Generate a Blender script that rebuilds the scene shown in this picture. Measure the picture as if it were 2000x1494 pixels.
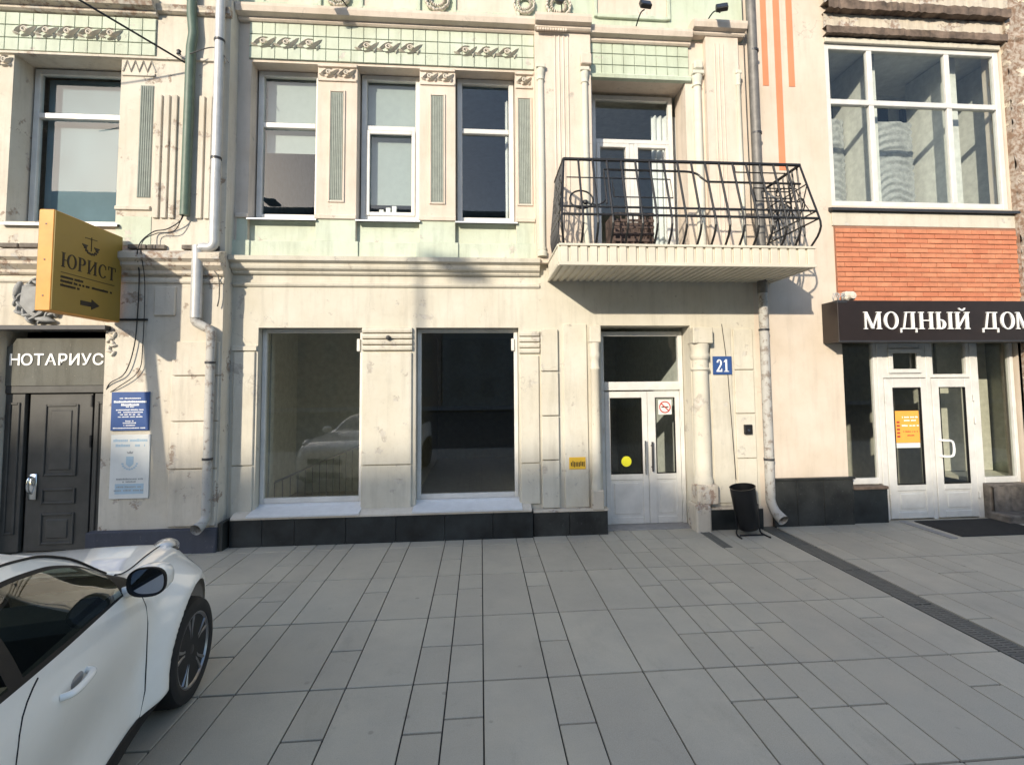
import bpy, math, random
import numpy as np
from mathutils import Vector, Matrix
random.seed(7)
for _o in list(bpy.data.objects): bpy.data.objects.remove(_o)
SC = bpy.context.scene
COL = SC.collection
R = math.radians

# ------------------------------------------------------------------ camera
cam_d = bpy.data.cameras.new('camera'); cam = bpy.data.objects.new('camera', cam_d); COL.objects.link(cam)
SC.camera = cam
cam_d.sensor_fit = 'HORIZONTAL'; cam_d.sensor_width = 36; cam_d.lens = 18.012
cam_d.shift_x = -0.0108; cam_d.shift_y = -0.0299
cam_d.clip_start = 0.05; cam_d.clip_end = 2000
_yaw, _pit, _rol = R(4.745), R(3.598), R(-0.537)
_w = Vector((math.sin(_yaw)*math.cos(_pit), math.cos(_yaw)*math.cos(_pit), math.sin(_pit)))
_r = Vector((math.cos(_yaw), -math.sin(_yaw), 0)); _u = _r.cross(_w)
_r2 = math.cos(_rol)*_r + math.sin(_rol)*_u; _u2 = -math.sin(_rol)*_r + math.cos(_rol)*_u
M_ = Matrix((_r2, _u2, -_w)).transposed().to_4x4(); M_.translation = Vector((0, -7.4, 2.13))
cam.matrix_world = M_

# ------------------------------------------------------------------ sky, sun, exposure
SUN = Vector((-0.62, -1.0, 0.44)).normalized()          # towards the sun
W = bpy.data.worlds.new('World'); SC.world = W; W.use_nodes = True
_nt = W.node_tree; _bg = _nt.nodes['Background']
_sky = _nt.nodes.new('ShaderNodeTexSky'); _sky.sky_type = 'NISHITA'; _sky.sun_disc = False
_sky.sun_elevation = math.asin(SUN.z); _sky.sun_rotation = math.atan2(SUN.x, SUN.y)
_sky.air_density = 1.0; _sky.dust_density = 1.0; _sky.ozone_density = 1.0
_nt.links.new(_sky.outputs[0], _bg.inputs[0]); _bg.inputs[1].default_value = 0.15
sun_d = bpy.data.lights.new('sun', 'SUN'); sun = bpy.data.objects.new('sun', sun_d); COL.objects.link(sun)
sun_d.energy = 2.4; sun_d.angle = R(0.7); sun_d.color = (1.0, 0.89, 0.725)
sun.rotation_euler = SUN.to_track_quat('Z', 'Y').to_euler(); sun.location = (-20, -28, 14)
VS = SC.view_settings
VS.view_transform = 'Standard'; VS.look = 'None'; VS.gamma = 1.0; VS.exposure = 1.08
try: VS.use_curve_mapping = False
except Exception: pass
SC.cycles.max_bounces = 10; SC.cycles.transparent_max_bounces = 24

# ------------------------------------------------------------------ materials
MATS = {}
def _new(name):
    m = bpy.data.materials.new(name); m.use_nodes = True; MATS[name] = m
    return m, m.node_tree, m.node_tree.nodes['Principled BSDF']
def _n(nt, t, **k):
    n = nt.nodes.new(t)
    for a, b in k.items(): setattr(n, a, b)
    return n
def _noise(nt, vec, scale, detail=5, rough=.6):
    n = _n(nt, 'ShaderNodeTexNoise'); n.inputs['Scale'].default_value = scale
    n.inputs['Detail'].default_value = detail; n.inputs['Roughness'].default_value = rough
    nt.links.new(vec, n.inputs['Vector']); return n.outputs[0]
def _ramp(nt, fac, a, b):
    n = _n(nt, 'ShaderNodeMapRange'); n.inputs[1].default_value = a; n.inputs[2].default_value = b
    nt.links.new(fac, n.inputs[0]); return n.outputs[0]
def _mix(nt, fac, a, b, mode='MIX'):
    n = _n(nt, 'ShaderNodeMix', data_type='RGBA', blend_type=mode)
    if isinstance(fac, (int, float)): n.inputs[0].default_value = fac
    else: nt.links.new(fac, n.inputs[0])
    for i, v in ((6, a), (7, b)):
        if isinstance(v, (tuple, list)): n.inputs[i].default_value = (*v[:3], 1)
        else: nt.links.new(v, n.inputs[i])
    return n.outputs[2]
def _math(nt, op, a, b):
    n = _n(nt, 'ShaderNodeMath', operation=op)
    for i, v in ((0, a), (1, b)):
        if isinstance(v, (int, float)): n.inputs[i].default_value = v
        else: nt.links.new(v, n.inputs[i])
    return n.outputs[0]
def _pos(nt, scale=None):
    p = _n(nt, 'ShaderNodeNewGeometry').outputs['Position']
    if scale:
        m = _n(nt, 'ShaderNodeVectorMath', operation='MULTIPLY'); nt.links.new(p, m.inputs[0]); m.inputs[1].default_value = scale
        return m.outputs[0]
    return p
def _bump(nt, bs, h, strength, dist=.01):
    b = _n(nt, 'ShaderNodeBump'); b.inputs['Strength'].default_value = strength; b.inputs['Distance'].default_value = dist
    nt.links.new(h, b.inputs['Height']); nt.links.new(b.outputs[0], bs.inputs['Normal'])
def plaster(name, col, dirt=.5, peel=0., under=(.30, .22, .17), under2=(.5, .47, .42), bump=.35):
    m, nt, bs = _new(name); p = _pos(nt)
    c2 = tuple(v*f for v, f in zip(col, (.86, .83, .78)))
    c = _mix(nt, _ramp(nt, _noise(nt, p, 1.3, 6), .35, .72), col, c2)
    st = _ramp(nt, _noise(nt, _pos(nt, (5, 5, .55)), 1.6, 6, .65), .50, .78)
    c = _mix(nt, _math(nt, 'MULTIPLY', st, dirt), c, tuple(v*.55 for v in c2))
    sp = _ramp(nt, _noise(nt, p, 22, 6, .7), .63, .70)
    c = _mix(nt, _math(nt, 'MULTIPLY', sp, dirt*.9), c, (.36, .31, .26))
    vr = _n(nt, 'ShaderNodeTexVoronoi', feature='DISTANCE_TO_EDGE'); vr.inputs['Scale'].default_value = .75
    wv = _n(nt, 'ShaderNodeVectorMath', operation='ADD'); nt.links.new(p, wv.inputs[0])
    wn = _n(nt, 'ShaderNodeTexNoise'); wn.inputs['Scale'].default_value = 3.2; wn.inputs['Detail'].default_value = 6; nt.links.new(p, wn.inputs['Vector']); nt.links.new(wn.outputs['Color'], wv.inputs[1])
    nt.links.new(wv.outputs[0], vr.inputs['Vector'])
    ck = _math(nt, 'MULTIPLY', _ramp(nt, vr.outputs['Distance'], .008, .003), _ramp(nt, _noise(nt, p, 1.1, 3), .57, .65))
    c = _mix(nt, _math(nt, 'MULTIPLY', ck, .38), c, (.22, .19, .16))
    c = _mix(nt, _math(nt, 'MULTIPLY', _ramp(nt, _noise(nt, p, 6.5, 8, .72), .52, .72), dirt*.45), c, tuple(v*.62 for v in c2))
    h = _noise(nt, p, 55, 5)
    h2 = _noise(nt, p, 4, 4)
    hh = _math(nt, 'ADD', _math(nt, 'MULTIPLY', h, .5), h2)
    if peel > 0:
        pk = _ramp(nt, _noise(nt, p, 3.1, 9, .68), .70-peel*.3, .715-peel*.3)
        uc = _mix(nt, _ramp(nt, _noise(nt, p, 14, 6), .42, .58), under, under2)
        c = _mix(nt, pk, c, uc)
        hh = _math(nt, 'SUBTRACT', hh, _math(nt, 'MULTIPLY', pk, .9))
    nt.links.new(c, bs.inputs['Base Color']); bs.inputs['Roughness'].default_value = .9
    bs.inputs['Specular IOR Level'].default_value = .25
    _bump(nt, bs, hh, bump, .012)
    return m
def plain(name, col, rough=.5, metal=0., var=.12, scale=9., bump=0., spec=.5, coat=0., speck=0.):
    m, nt, bs = _new(name); p = _pos(nt)
    c = _mix(nt, _ramp(nt, _noise(nt, p, scale, 6), .3, .7), col, tuple(v*(1-var*2) for v in col))
    if speck:
        c = _mix(nt, _math(nt, 'MULTIPLY', _ramp(nt, _noise(nt, p, scale*14, 3, .8), .62, .75), speck), c, tuple(min(1, v*4+.05) for v in col))
    nt.links.new(c, bs.inputs['Base Color']); bs.inputs['Metallic'].default_value = metal
    rr = _n(nt, 'ShaderNodeMapRange'); nt.links.new(_noise(nt, p, scale*.7, 5), rr.inputs[0])
    rr.inputs[3].default_value = max(.02, rough*.8); rr.inputs[4].default_value = min(1, rough*1.2)
    nt.links.new(rr.outputs[0], bs.inputs['Roughness'])
    bs.inputs['Specular IOR Level'].default_value = spec; bs.inputs['Coat Weight'].default_value = coat
    if coat: bs.inputs['Coat Roughness'].default_value = .03
    if bump: _bump(nt, bs, _noise(nt, p, scale*5, 4), bump, .006)
    return m
def glass(name, tint=(.93, .96, .95), ior=1.75, wob=0.0):
    m = bpy.data.materials.new(name); m.use_nodes = True; nt = m.node_tree; MATS[name] = m
    nt.nodes.remove(nt.nodes['Principled BSDF']); out = nt.nodes['Material Output']
    tr = _n(nt, 'ShaderNodeBsdfTransparent'); tr.inputs[0].default_value = (*tint, 1)
    gl = _n(nt, 'ShaderNodeBsdfGlossy'); gl.inputs['Roughness'].default_value = .015; gl.inputs[0].default_value = (.97, .98, 1, 1)
    lw = _n(nt, 'ShaderNodeLayerWeight'); lw.inputs[0].default_value = .5          # Schlick reflectance, the same from both sides of the sheet
    f0 = 2*((ior-1)/(ior+1))**2
    sch = _math(nt, 'ADD', _math(nt, 'MULTIPLY', _math(nt, 'POWER', lw.outputs['Facing'], 4.5), 1-f0), f0)
    mx = _n(nt, 'ShaderNodeMixShader'); nt.links.new(sch, mx.inputs[0])
    nt.links.new(tr.outputs[0], mx.inputs[1]); nt.links.new(gl.outputs[0], mx.inputs[2]); nt.links.new(mx.outputs[0], out.inputs[0])
    if wob:
        b = _n(nt, 'ShaderNodeBump'); b.inputs['Strength'].default_value = wob; b.inputs['Distance'].default_value = .01
        nt.links.new(_noise(nt, _pos(nt), 1.1, 2), b.inputs['Height']); nt.links.new(b.outputs[0], gl.inputs['Normal'])
    return m

plaster('plaster_cream', (.62, .59, .505), .42, .31, (.42, .38, .32), (.54, .51, .45))
plaster('plaster_pink', (.665, .585, .50), .38, .17, (.42, .37, .31), (.52, .48, .42))
plaster('plaster_bay', (.64, .595, .51), .5, .36, (.34, .27, .21), (.50, .46, .40))
plaster('plaster_worn', (0.6, 0.54, 0.45), .8, .62)
plaster('plaster_ruin', (.70, .62, .50), .9, .95, (.24, .16, .11), (.42, .36, .30), .8)
plaster('paint_green', (.53, .60, .485), .45, .24, (.45, .43, .37), (.55, .52, .46))
plaster('paint_green_pale', (.56, .62, .515), .42, .22, (.45, .43, .37), (.55, .52, .46))
plaster('column_pale', (.625, .62, .535), .3, .05)
plaster('stucco_white', (0.63, 0.585, 0.51), .35, .05)
plaster('wall_pink', (.645, .565, .475), .28, .06, (.5, .44, .37), (.55, .5, .43))
plaster('stripe_orange', (.75, .26, .14), .25, .05)
plaster('plinth_blue', (0.075, 0.08, 0.1), .4, .05)
plaster('grey_board', (.15, .15, .132), .9, .0)
plain('frieze_joint', (.33, .36, .30), .9)
plain('rib_grey', (.30, .33, .29), .8)
plain('pvc_white', (.70, .69, .65), .35, var=.09, scale=5)
plain('sill_metal', (.72, .74, .76), .35, var=.06)
plain('dark_metal', (.05, .05, .055), .45, .3)
plain('black_iron', (.012, .012, .013), .45, 0.)
plain('granite_black', (.030, .036, .038), .30, var=.42, scale=2.6, speck=.35, bump=.1)
plain('granite_dark', (.048, .050, .046), .4, var=.44, scale=2.2, speck=.4, bump=.2)
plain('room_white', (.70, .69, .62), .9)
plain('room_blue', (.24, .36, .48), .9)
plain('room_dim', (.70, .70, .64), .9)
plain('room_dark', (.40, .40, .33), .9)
plain('room_floor', (.36, .34, .29), .6)
plain('blind_cloth', (.33, .37, .36), .9, var=.05)
plain('blind_blue', (.14, .21, .25), .85, var=.12, scale=2.)
plain('lace_cloth', (.40, .41, .40), .95, var=.2, scale=16)
plain('curtain_cloth', (.72, .73, .72), .95, var=.06)
plain('door_grey', (.075, .073, .066), .5, var=.2, scale=4)
plain('sign_brown', (.022, .014, .012), .4)
plain('letter_white', (.86, .86, .84), .4, var=.02)
plain('letter_dark', (.02, .013, .008), .6)
plain('sign_ochre', (.30, .20, .035), .5, var=.06, scale=3)
plain('sign_orange', (.72, .33, .06), .55, var=.10, scale=5)
plain('plaque_blue', (.035, .085, .25), .35, var=.05)
plain('plaque_white', (.72, .73, .70), .45, var=.04)
plain('print_blue', (.42, .56, .66), .5, var=.05)
plain('print_grey', (.40, .42, .42), .6)
plain('sticker_yellow', (.75, .72, .03), .5, var=.03)
plain('sticker_amber', (.72, .45, .04), .5, var=.08)
plain('sticker_orange', (.85, .40, .07), .5, var=.05)
plain('red_print', (.5, .05, .04), .5)
plain('pipe_grey', (.20, .19, .175), .55, .2, var=.2)
plain('pipe_white', (.55, .55, .54), .45, .2, var=.10)
plain('chrome', (.75, .76, .77), .15, 1., var=.03)
plain('rubber', (.012, .012, .012), .75)
plain('bin_black', (.010, .011, .013), .32, .2)
plain('mat_rubber', (.028, .027, .026), .95, bump=.5)
plain('grate_iron', (.17, .17, .155), .6, .4)
plain('green_plastic', (.03, .14, .09), .5)
plain('wicker', (.12, .08, .065), .8, var=.3)
plain('cladding_cream', (.66, .61, .50), .45, var=.08, scale=3)
plain('green_conduit', (.10, .15, .11), .5, var=.15)
plain('brick_orange', (.66, .27, .145), .85, var=.15, scale=7, bump=.3)
plain('mortar', (.33, .16, .10), .95)
plain('rubble', (.22, .19, .16), .95, var=.35, scale=6, bump=.8)
plain('wood_and_shade', (.22, .16, .12), .85, var=.4, scale=5, bump=.6)  # old wood, and also the shade strip over the big window
plain('asphalt', (.05, .05, .052), .9, var=.15, scale=20, bump=.3)
plain('joint_dark', (.035, .035, .033), .95)
plain('kerb_stone', (.30, .29, .28), .85)
plain('far_wall', (.30, .27, .25), .9)
plain('far_glass', (.03, .035, .045), .1)
plain('house_pane', (.15, .145, .14), .6)
plain('plaster_grey', (.34, .34, .33), .8, var=.15)
plain('far_roof', (.12, .10, .10), .8)
plain('post_steel', (.35, .35, .36), .5, .5)
plain('car_trim', (.010, .010, .011), .6, spec=.3)
plain('car_cabin', (.035, .035, .036), .8)
plain('wheel_dark', (.03, .03, .032), .4, .5)
plain('wheel_silver', (.30, .30, .31), .3, .9)
plain('lens_amber', (.85, .80, .72), .12, var=.1, coat=1.)
glass('window_glass', (.90, .94, .93), 1.38, .02)
glass('shop_glass', (.86, .88, .83), 1.6, .0)
glass('car_glass', (.62, .68, .61), 1.6)
glass('lens_glass', (.95, .95, .95), 1.5)
# rusty painted drainpipe
def _rusty():
    m, nt, bs = _new('pipe_rusty'); p = _pos(nt)
    k = _ramp(nt, _noise(nt, p, 11, 9, .72), .50, .60)
    c = _mix(nt, k, (.42, .41, .38), _mix(nt, _noise(nt, p, 30, 4), (.16, .12, .09), (.30, .27, .24)))
    nt.links.new(c, bs.inputs['Base Color']); bs.inputs['Roughness'].default_value = .65
    _bump(nt, bs, k, .4, .003)
_rusty()
# pavement slabs: each slab has its own tone, with fine granite speckle
def _slab():
    m, nt, bs = _new('paving_slab'); p = _pos(nt)
    oi = _n(nt, 'ShaderNodeObjectInfo').outputs['Random']
    c = _mix(nt, oi, (.405, .365, .29), (.475, .43, .34))
    c = _mix(nt, _ramp(nt, _noise(nt, p, 1.1, 6, .65), .40, .75), c, (.36, .325, .265))
    c = _mix(nt, _math(nt, 'MULTIPLY', _ramp(nt, _noise(nt, p, 220, 2, .8), .50, .72), .45), c, (.62, .59, .51))
    c = _mix(nt, _math(nt, 'MULTIPLY', _ramp(nt, _noise(nt, p, 190, 2, .8), .50, .28), .45), c, (.17, .165, .145))
    c = _mix(nt, _math(nt, 'MULTIPLY', _ramp(nt, _noise(nt, p, 7, 7, .7), .60, .72), .30), c, (.22, .21, .185))
    gm = _n(nt, 'ShaderNodeTexVoronoi'); gm.inputs['Scale'].default_value = 3.2; nt.links.new(p, gm.inputs['Vector'])
    c = _mix(nt, _math(nt, 'MULTIPLY', _math(nt, 'MULTIPLY', _ramp(nt, gm.outputs['Distance'], .08, .05), _ramp(nt, _noise(nt, p, 1.7, 2), .48, .56)), .42), c, (.12, .115, .10))
    c = _mix(nt, _math(nt, 'MULTIPLY', _ramp(nt, _noise(nt, _pos(nt, (1, .35, 1)), 2.4, 8, .72), .56, .72), .35), c, (.25, .225, .18))
    nt.links.new(c, bs.inputs['Base Color'])
    rr = _ramp(nt, _noise(nt, p, 3, 6), .3, .7); q = _n(nt, 'ShaderNodeMapRange'); nt.links.new(rr, q.inputs[0])
    q.inputs[3].default_value = .42; q.inputs[4].default_value = .68; nt.links.new(q.outputs[0], bs.inputs['Roughness'])
    _bump(nt, bs, _noise(nt, p, 160, 3), .25, .002)
_slab()
def _paint():
    m, nt, bs = _new('car_paint')
    bs.inputs['Base Color'].default_value = (.74, .73, .70, 1); bs.inputs['Roughness'].default_value = .32
    bs.inputs['Coat Weight'].default_value = 1.; bs.inputs['Coat Roughness'].default_value = .04
    tc = _n(nt, 'ShaderNodeTexCoord').outputs['Object']
    c = _mix(nt, _math(nt, 'MULTIPLY', _ramp(nt, _noise(nt, tc, 3.5, 7, .7), .48, .75), .30), (.93, .90, .83), (.76, .72, .64))
    nt.links.new(c, bs.inputs['Base Color'])
_paint()
def _brick():
    m = MATS['brick_orange']; nt = m.node_tree; bs = nt.nodes['Principled BSDF']
    oi = _n(nt, 'ShaderNodeObjectInfo').outputs['Random']
    src = bs.inputs['Base Color'].links[0].from_socket
    c = _mix(nt, _math(nt, 'MULTIPLY', oi, .7), src, (.48, .15, .075))
    nt.links.new(c, bs.inputs['Base Color'])
_brick()
def mirror_mat():
    m, nt, bs = _new('mirror'); bs.inputs['Base Color'].default_value = (.30, .33, .40, 1); bs.inputs['Metallic'].default_value = 1; bs.inputs['Roughness'].default_value = .02
mirror_mat()

# ------------------------------------------------------------------ mesh helpers
ORG = {}
def org(o): return ORG.get(o.name, Vector((0, 0, 0))) if o else Vector((0, 0, 0))
class MB:
    def __init__(s): s.v = []; s.f = []
    def add(s, vs, fs):
        b = len(s.v); s.v += [tuple(v) for v in vs]; s.f += [tuple(b+i for i in f) for f in fs]; return s
    def box(s, x0, x1, y0, y1, z0, z1, c=0.):
        if x0 > x1: x0, x1 = x1, x0
        if y0 > y1: y0, y1 = y1, y0
        if z0 > z1: z0, z1 = z1, z0
        if c <= 0:
            vs = [(x, y, z) for x in (x0, x1) for y in (y0, y1) for z in (z0, z1)]
            return s.add(vs, [(0, 1, 3, 2), (4, 6, 7, 5), (0, 4, 5, 1), (2, 3, 7, 6), (0, 2, 6, 4), (1, 5, 7, 3)])
        c = min(c, (x1-x0)*.45, (y1-y0)*.45, (z1-z0)*.45)
        P = {}; vs = []
        X = (x0, x1); Y = (y0, y1); Z = (z0, z1); sg = (1, -1)
        for i in (0, 1):
            for j in (0, 1):
                for k in (0, 1):
                    x, y, z = X[i], Y[j], Z[k]; dx, dy, dz = c*sg[i], c*sg[j], c*sg[k]
                    for a, q in enumerate(((x, y+dy, z+dz), (x+dx, y, z+dz), (x+dx, y+dy, z))):
                        P[i, j, k, a] = len(vs); vs.append(q)
        fs = []
        for i in (0, 1): fs.append([P[i, j, k, 0] for j, k in ((0, 0), (0, 1), (1, 1), (1, 0))][::(1 if i == 0 else -1)])
        for j in (0, 1): fs.append([P[i, j, k, 1] for i, k in ((0, 0), (1, 0), (1, 1), (0, 1))][::(1 if j == 0 else -1)])
        for k in (0, 1): fs.append([P[i, j, k, 2] for i, j in ((0, 0), (0, 1), (1, 1), (1, 0))][::(1 if k == 0 else -1)])
        for i in (0, 1):
            for j in (0, 1): fs.append([P[i, j, 0, 0], P[i, j, 1, 0], P[i, j, 1, 1], P[i, j, 0, 1]])
            for k in (0, 1): fs.append([P[i, 0, k, 0], P[i, 1, k, 0], P[i, 1, k, 2], P[i, 0, k, 2]])
        for j in (0, 1):
            for k in (0, 1): fs.append([P[0, j, k, 1], P[1, j, k, 1], P[1, j, k, 2], P[0, j, k, 2]])
        for i in (0, 1):
            for j in (0, 1):
                for k in (0, 1): fs.append([P[i, j, k, 0], P[i, j, k, 1], P[i, j, k, 2]])
        return s.add(vs, fs)
    def prism(s, poly, y0, y1):                 # polygon in (x, z), extruded along y
        n = len(poly)
        vs = [(x, y0, z) for x, z in poly] + [(x, y1, z) for x, z in poly]
        return s.add(vs, [tuple(range(n)), tuple(range(2*n-1, n-1, -1))] + [(i, i+n, (i+1) % n+n, (i+1) % n) for i in range(n)])
    def run(s, prof, x0, x1):                   # profile in (y, z), run along x
        n = len(prof)
        vs = [(x0, y, z) for y, z in prof] + [(x1, y, z) for y, z in prof]
        return s.add(vs, [tuple(range(n)), tuple(range(2*n-1, n-1, -1))] + [(i, i+n, (i+1) % n+n, (i+1) % n) for i in range(n)])
    def tube(s, pts, r, n=8, cap=True, sq=False):
        pts = [Vector(p) for p in pts]; rs = r if isinstance(r, (list, tuple)) else [r]*len(pts)
        rings = []; up = None
        for i, p in enumerate(pts):
            d = (pts[min(i+1, len(pts)-1)]-pts[max(i-1, 0)]).normalized()
            if up is None:
                up = Vector((0, 0, 1)) if abs(d.z) < .9 else Vector((0, 1, 0))
            a = up.cross(d)
            if a.length < 1e-6: a = Vector((1, 0, 0)).cross(d)
            a.normalize(); b = d.cross(a).normalized(); up = b
            rings.append([p+rs[i]*(math.cos(t)*a+math.sin(t)*b) for t in [(k+.5)*2*math.pi/n for k in range(n)]])
        vs = [v for rg in rings for v in rg]; fs = []
        for i in range(len(pts)-1):
            for k in range(n): fs.append((i*n+k, i*n+(k+1) % n, (i+1)*n+(k+1) % n, (i+1)*n+k))
        if cap: fs += [tuple(range(n-1, -1, -1)), tuple(range((len(pts)-1)*n, len(pts)*n))]
        return s.add(vs, fs)
    def lathe(s, prof, cx, cy, cz=0., n=16, a0=0., a1=2*math.pi, axis='z'):   # prof (radius, height)
        full = abs(a1-a0-2*math.pi) < 1e-6; m = n if full else n+1
        vs = []
        for r, h in prof:
            for k in range(m):
                t = a0+(a1-a0)*k/n; c_, s_ = r*math.cos(t), r*math.sin(t)
                vs.append({'z': (cx+c_, cy+s_, cz+h), 'y': (cx+c_, cy+h, cz+s_), 'x': (cx+h, cy+c_, cz+s_)}[axis])
        fs = []
        for i in range(len(prof)-1):
            for k in range(n if full else n):
                k2 = (k+1) % m if full else k+1
                fs.append((i*m+k, i*m+k2, (i+1)*m+k2, (i+1)*m+k))
        if full:
            if prof[0][0] > 1e-5: fs.append(tuple(range(m-1, -1, -1)))
            if prof[-1][0] > 1e-5: fs.append(tuple((len(prof)-1)*m+k for k in range(m)))
        return s.add(vs, fs)
    def ell(s, c, r, rot=0., nu=8, nv=5):        # ellipsoid, rotated by rot in the x-z plane
        vs = []; fs = []
        ca, sa = math.cos(rot), math.sin(rot)
        for j in range(nv+1):
            ph = -math.pi/2+math.pi*j/nv
            for i in range(nu):
                th = 2*math.pi*i/nu
                x, y, z = r[0]*math.cos(ph)*math.cos(th), r[1]*math.cos(ph)*math.sin(th), r[2]*math.sin(ph)
                vs.append((c[0]+x*ca-z*sa, c[1]+y, c[2]+x*sa+z*ca))
        for j in range(nv):
            for i in range(nu): fs.append((j*nu+i, j*nu+(i+1) % nu, (j+1)*nu+(i+1) % nu, (j+1)*nu+i))
        return s.add(vs, fs)
    def xf(s, M):
        s.v = [tuple(M @ Vector(v)) for v in s.v]; return s
    def mesh(s, name, mat, smooth=False, o=Vector((0, 0, 0))):
        me = bpy.data.meshes.new(name)
        me.from_pydata([(v[0]-o.x, v[1]-o.y, v[2]-o.z) for v in s.v], [], s.f)
        import bmesh
        bm = bmesh.new(); bm.from_mesh(me)
        if smooth: bmesh.ops.remove_doubles(bm, verts=bm.verts, dist=1e-5)
        bmesh.ops.recalc_face_normals(bm, faces=bm.faces); bm.to_mesh(me); bm.free()
        me.materials.append(MATS[mat])
        if smooth:
            me.polygons.foreach_set('use_smooth', [True]*len(me.polygons))
            me.set_sharp_from_angle(angle=R(smooth if smooth > 1 else 35))
        me.update(); return me
    def build(s, name, mat, parent=None, smooth=False, local=False):
        o = Vector((0, 0, 0)) if local else org(parent)
        ob = bpy.data.objects.new(name, s.mesh(name, mat, smooth, o)); COL.objects.link(ob)
        if parent: ob.parent = parent; ORG[ob.name] = o
        return ob
def tag(o, label=None, cat=None, group=None, kind=None):
    if label: o['label'] = label
    if cat: o['category'] = cat
    if group: o['group'] = group
    if kind: o['kind'] = kind
    return o
def empty(name, loc, label=None, cat=None, group=None, rz=0.):
    o = bpy.data.objects.new(name, None); COL.objects.link(o); o.location = loc; o.rotation_euler = (0, 0, rz); o.empty_display_size = .2
    ORG[o.name] = Vector(loc)
    return tag(o, label, cat, group)
def solo(mb, name, mat, base, label, cat, group=None, smooth=False):     # a thing that is one mesh, origin at base
    b = Vector(base); ob = bpy.data.objects.new(name, mb.mesh(name, mat, smooth, b)); COL.objects.link(ob); ob.location = b
    ORG[ob.name] = b
    return tag(ob, label, cat, group)
def inst(name, me, parent, loc, sx=1., sz=1.):
    ob = bpy.data.objects.new(name, me); COL.objects.link(ob); ob.parent = parent
    ob.location = Vector(loc)-org(parent); ob.scale = (sx, 1, sz); return ob
def B(*a): return MB().box(*a)
def smooth_path(pts, sub=6):
    P = [Vector(p) for p in pts]; out = []
    for i in range(len(P)-1):
        a, b, c, d = P[max(i-1, 0)], P[i], P[i+1], P[min(i+2, len(P)-1)]
        for k in range(sub):
            t = k/sub
            out.append(.5*((2*b)+(c-a)*t+(2*a-5*b+4*c-d)*t*t+(3*b-a-3*c+d)*t**3))
    out.append(P[-1]); return out

def wall(x0, x1, z0, z1, opens, yf, depth):
    """front face with real openings and their reveals"""
    m = MB()
    xs = sorted({x0, x1, *[v for o in opens for v in o[:2] if x0 < v < x1]})
    zs = sorted({z0, z1, *[v for o in opens for v in o[2:] if z0 < v < z1]})
    def solid(i, j):
        if not (0 <= i < len(xs)-1 and 0 <= j < len(zs)-1): return None
        cx, cz = (xs[i]+xs[i+1])/2, (zs[j]+zs[j+1])/2
        return not any(a < cx < b and c < cz < d for a, b, c, d in opens)
    yb = yf+depth
    for i in range(len(xs)-1):
        for j in range(len(zs)-1):
            a, b, c, d = xs[i], xs[i+1], zs[j], zs[j+1]
            if not solid(i, j): continue
            m.add([(a, yf, c), (b, yf, c), (b, yf, d), (a, yf, d)], [(0, 1, 2, 3)])
            if solid(i+1, j) is not True: m.add([(b, yf, c), (b, yb, c), (b, yb, d), (b, yf, d)], [(0, 1, 2, 3)])
            if solid(i-1, j) is not True: m.add([(a, yf, c), (a, yb, c), (a, yb, d), (a, yf, d)], [(3, 2, 1, 0)])
            if solid(i, j+1) is not True: m.add([(a, yf, d), (b, yf, d), (b, yb, d), (a, yb, d)], [(0, 1, 2, 3)])
            if solid(i, j-1) is not True: m.add([(a, yf, c), (b, yf, c), (b, yb, c), (a, yb, c)], [(3, 2, 1, 0)])
    return m
def wbuild(m, name, mat, parent):       # like build, but keeps the given face directions
    o = org(parent); me = bpy.data.meshes.new(name)
    me.from_pydata([(v[0]-o.x, v[1]-o.y, v[2]-o.z) for v in m.v], [], m.f); me.materials.append(MATS[mat])
    ob = bpy.data.objects.new(name, me); COL.objects.link(ob); ob.parent = parent; ORG[ob.name] = o; return ob
def room(parent, x0, x1, y0, y1, z0, z1, mat='room_dim', floor='room_floor', name='room'):
    r = MB()
    r.add([(x0, y1, z0), (x1, y1, z0), (x1, y1, z1), (x0, y1, z1)], [(0, 1, 2, 3)])
    r.add([(x0, y0, z0), (x0, y1, z0), (x0, y1, z1), (x0, y0, z1)], [(0, 1, 2, 3)])
    r.add([(x1, y0, z0), (x1, y1, z0), (x1, y1, z1), (x1, y0, z1)], [(3, 2, 1, 0)])
    r.add([(x0, y0, z1), (x1, y0, z1), (x1, y1, z1), (x0, y1, z1)], [(0, 1, 2, 3)])
    o = wbuild(r, name, mat, parent)
    f = MB().add([(x0, y0, z0), (x1, y0, z0), (x1, y1, z0), (x0, y1, z0)], [(0, 1, 2, 3)])
    f.v = [(a, b, c) for a, b, c in f.v]
    wbuild(f, 'room_floor', floor, o)
    return o
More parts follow.
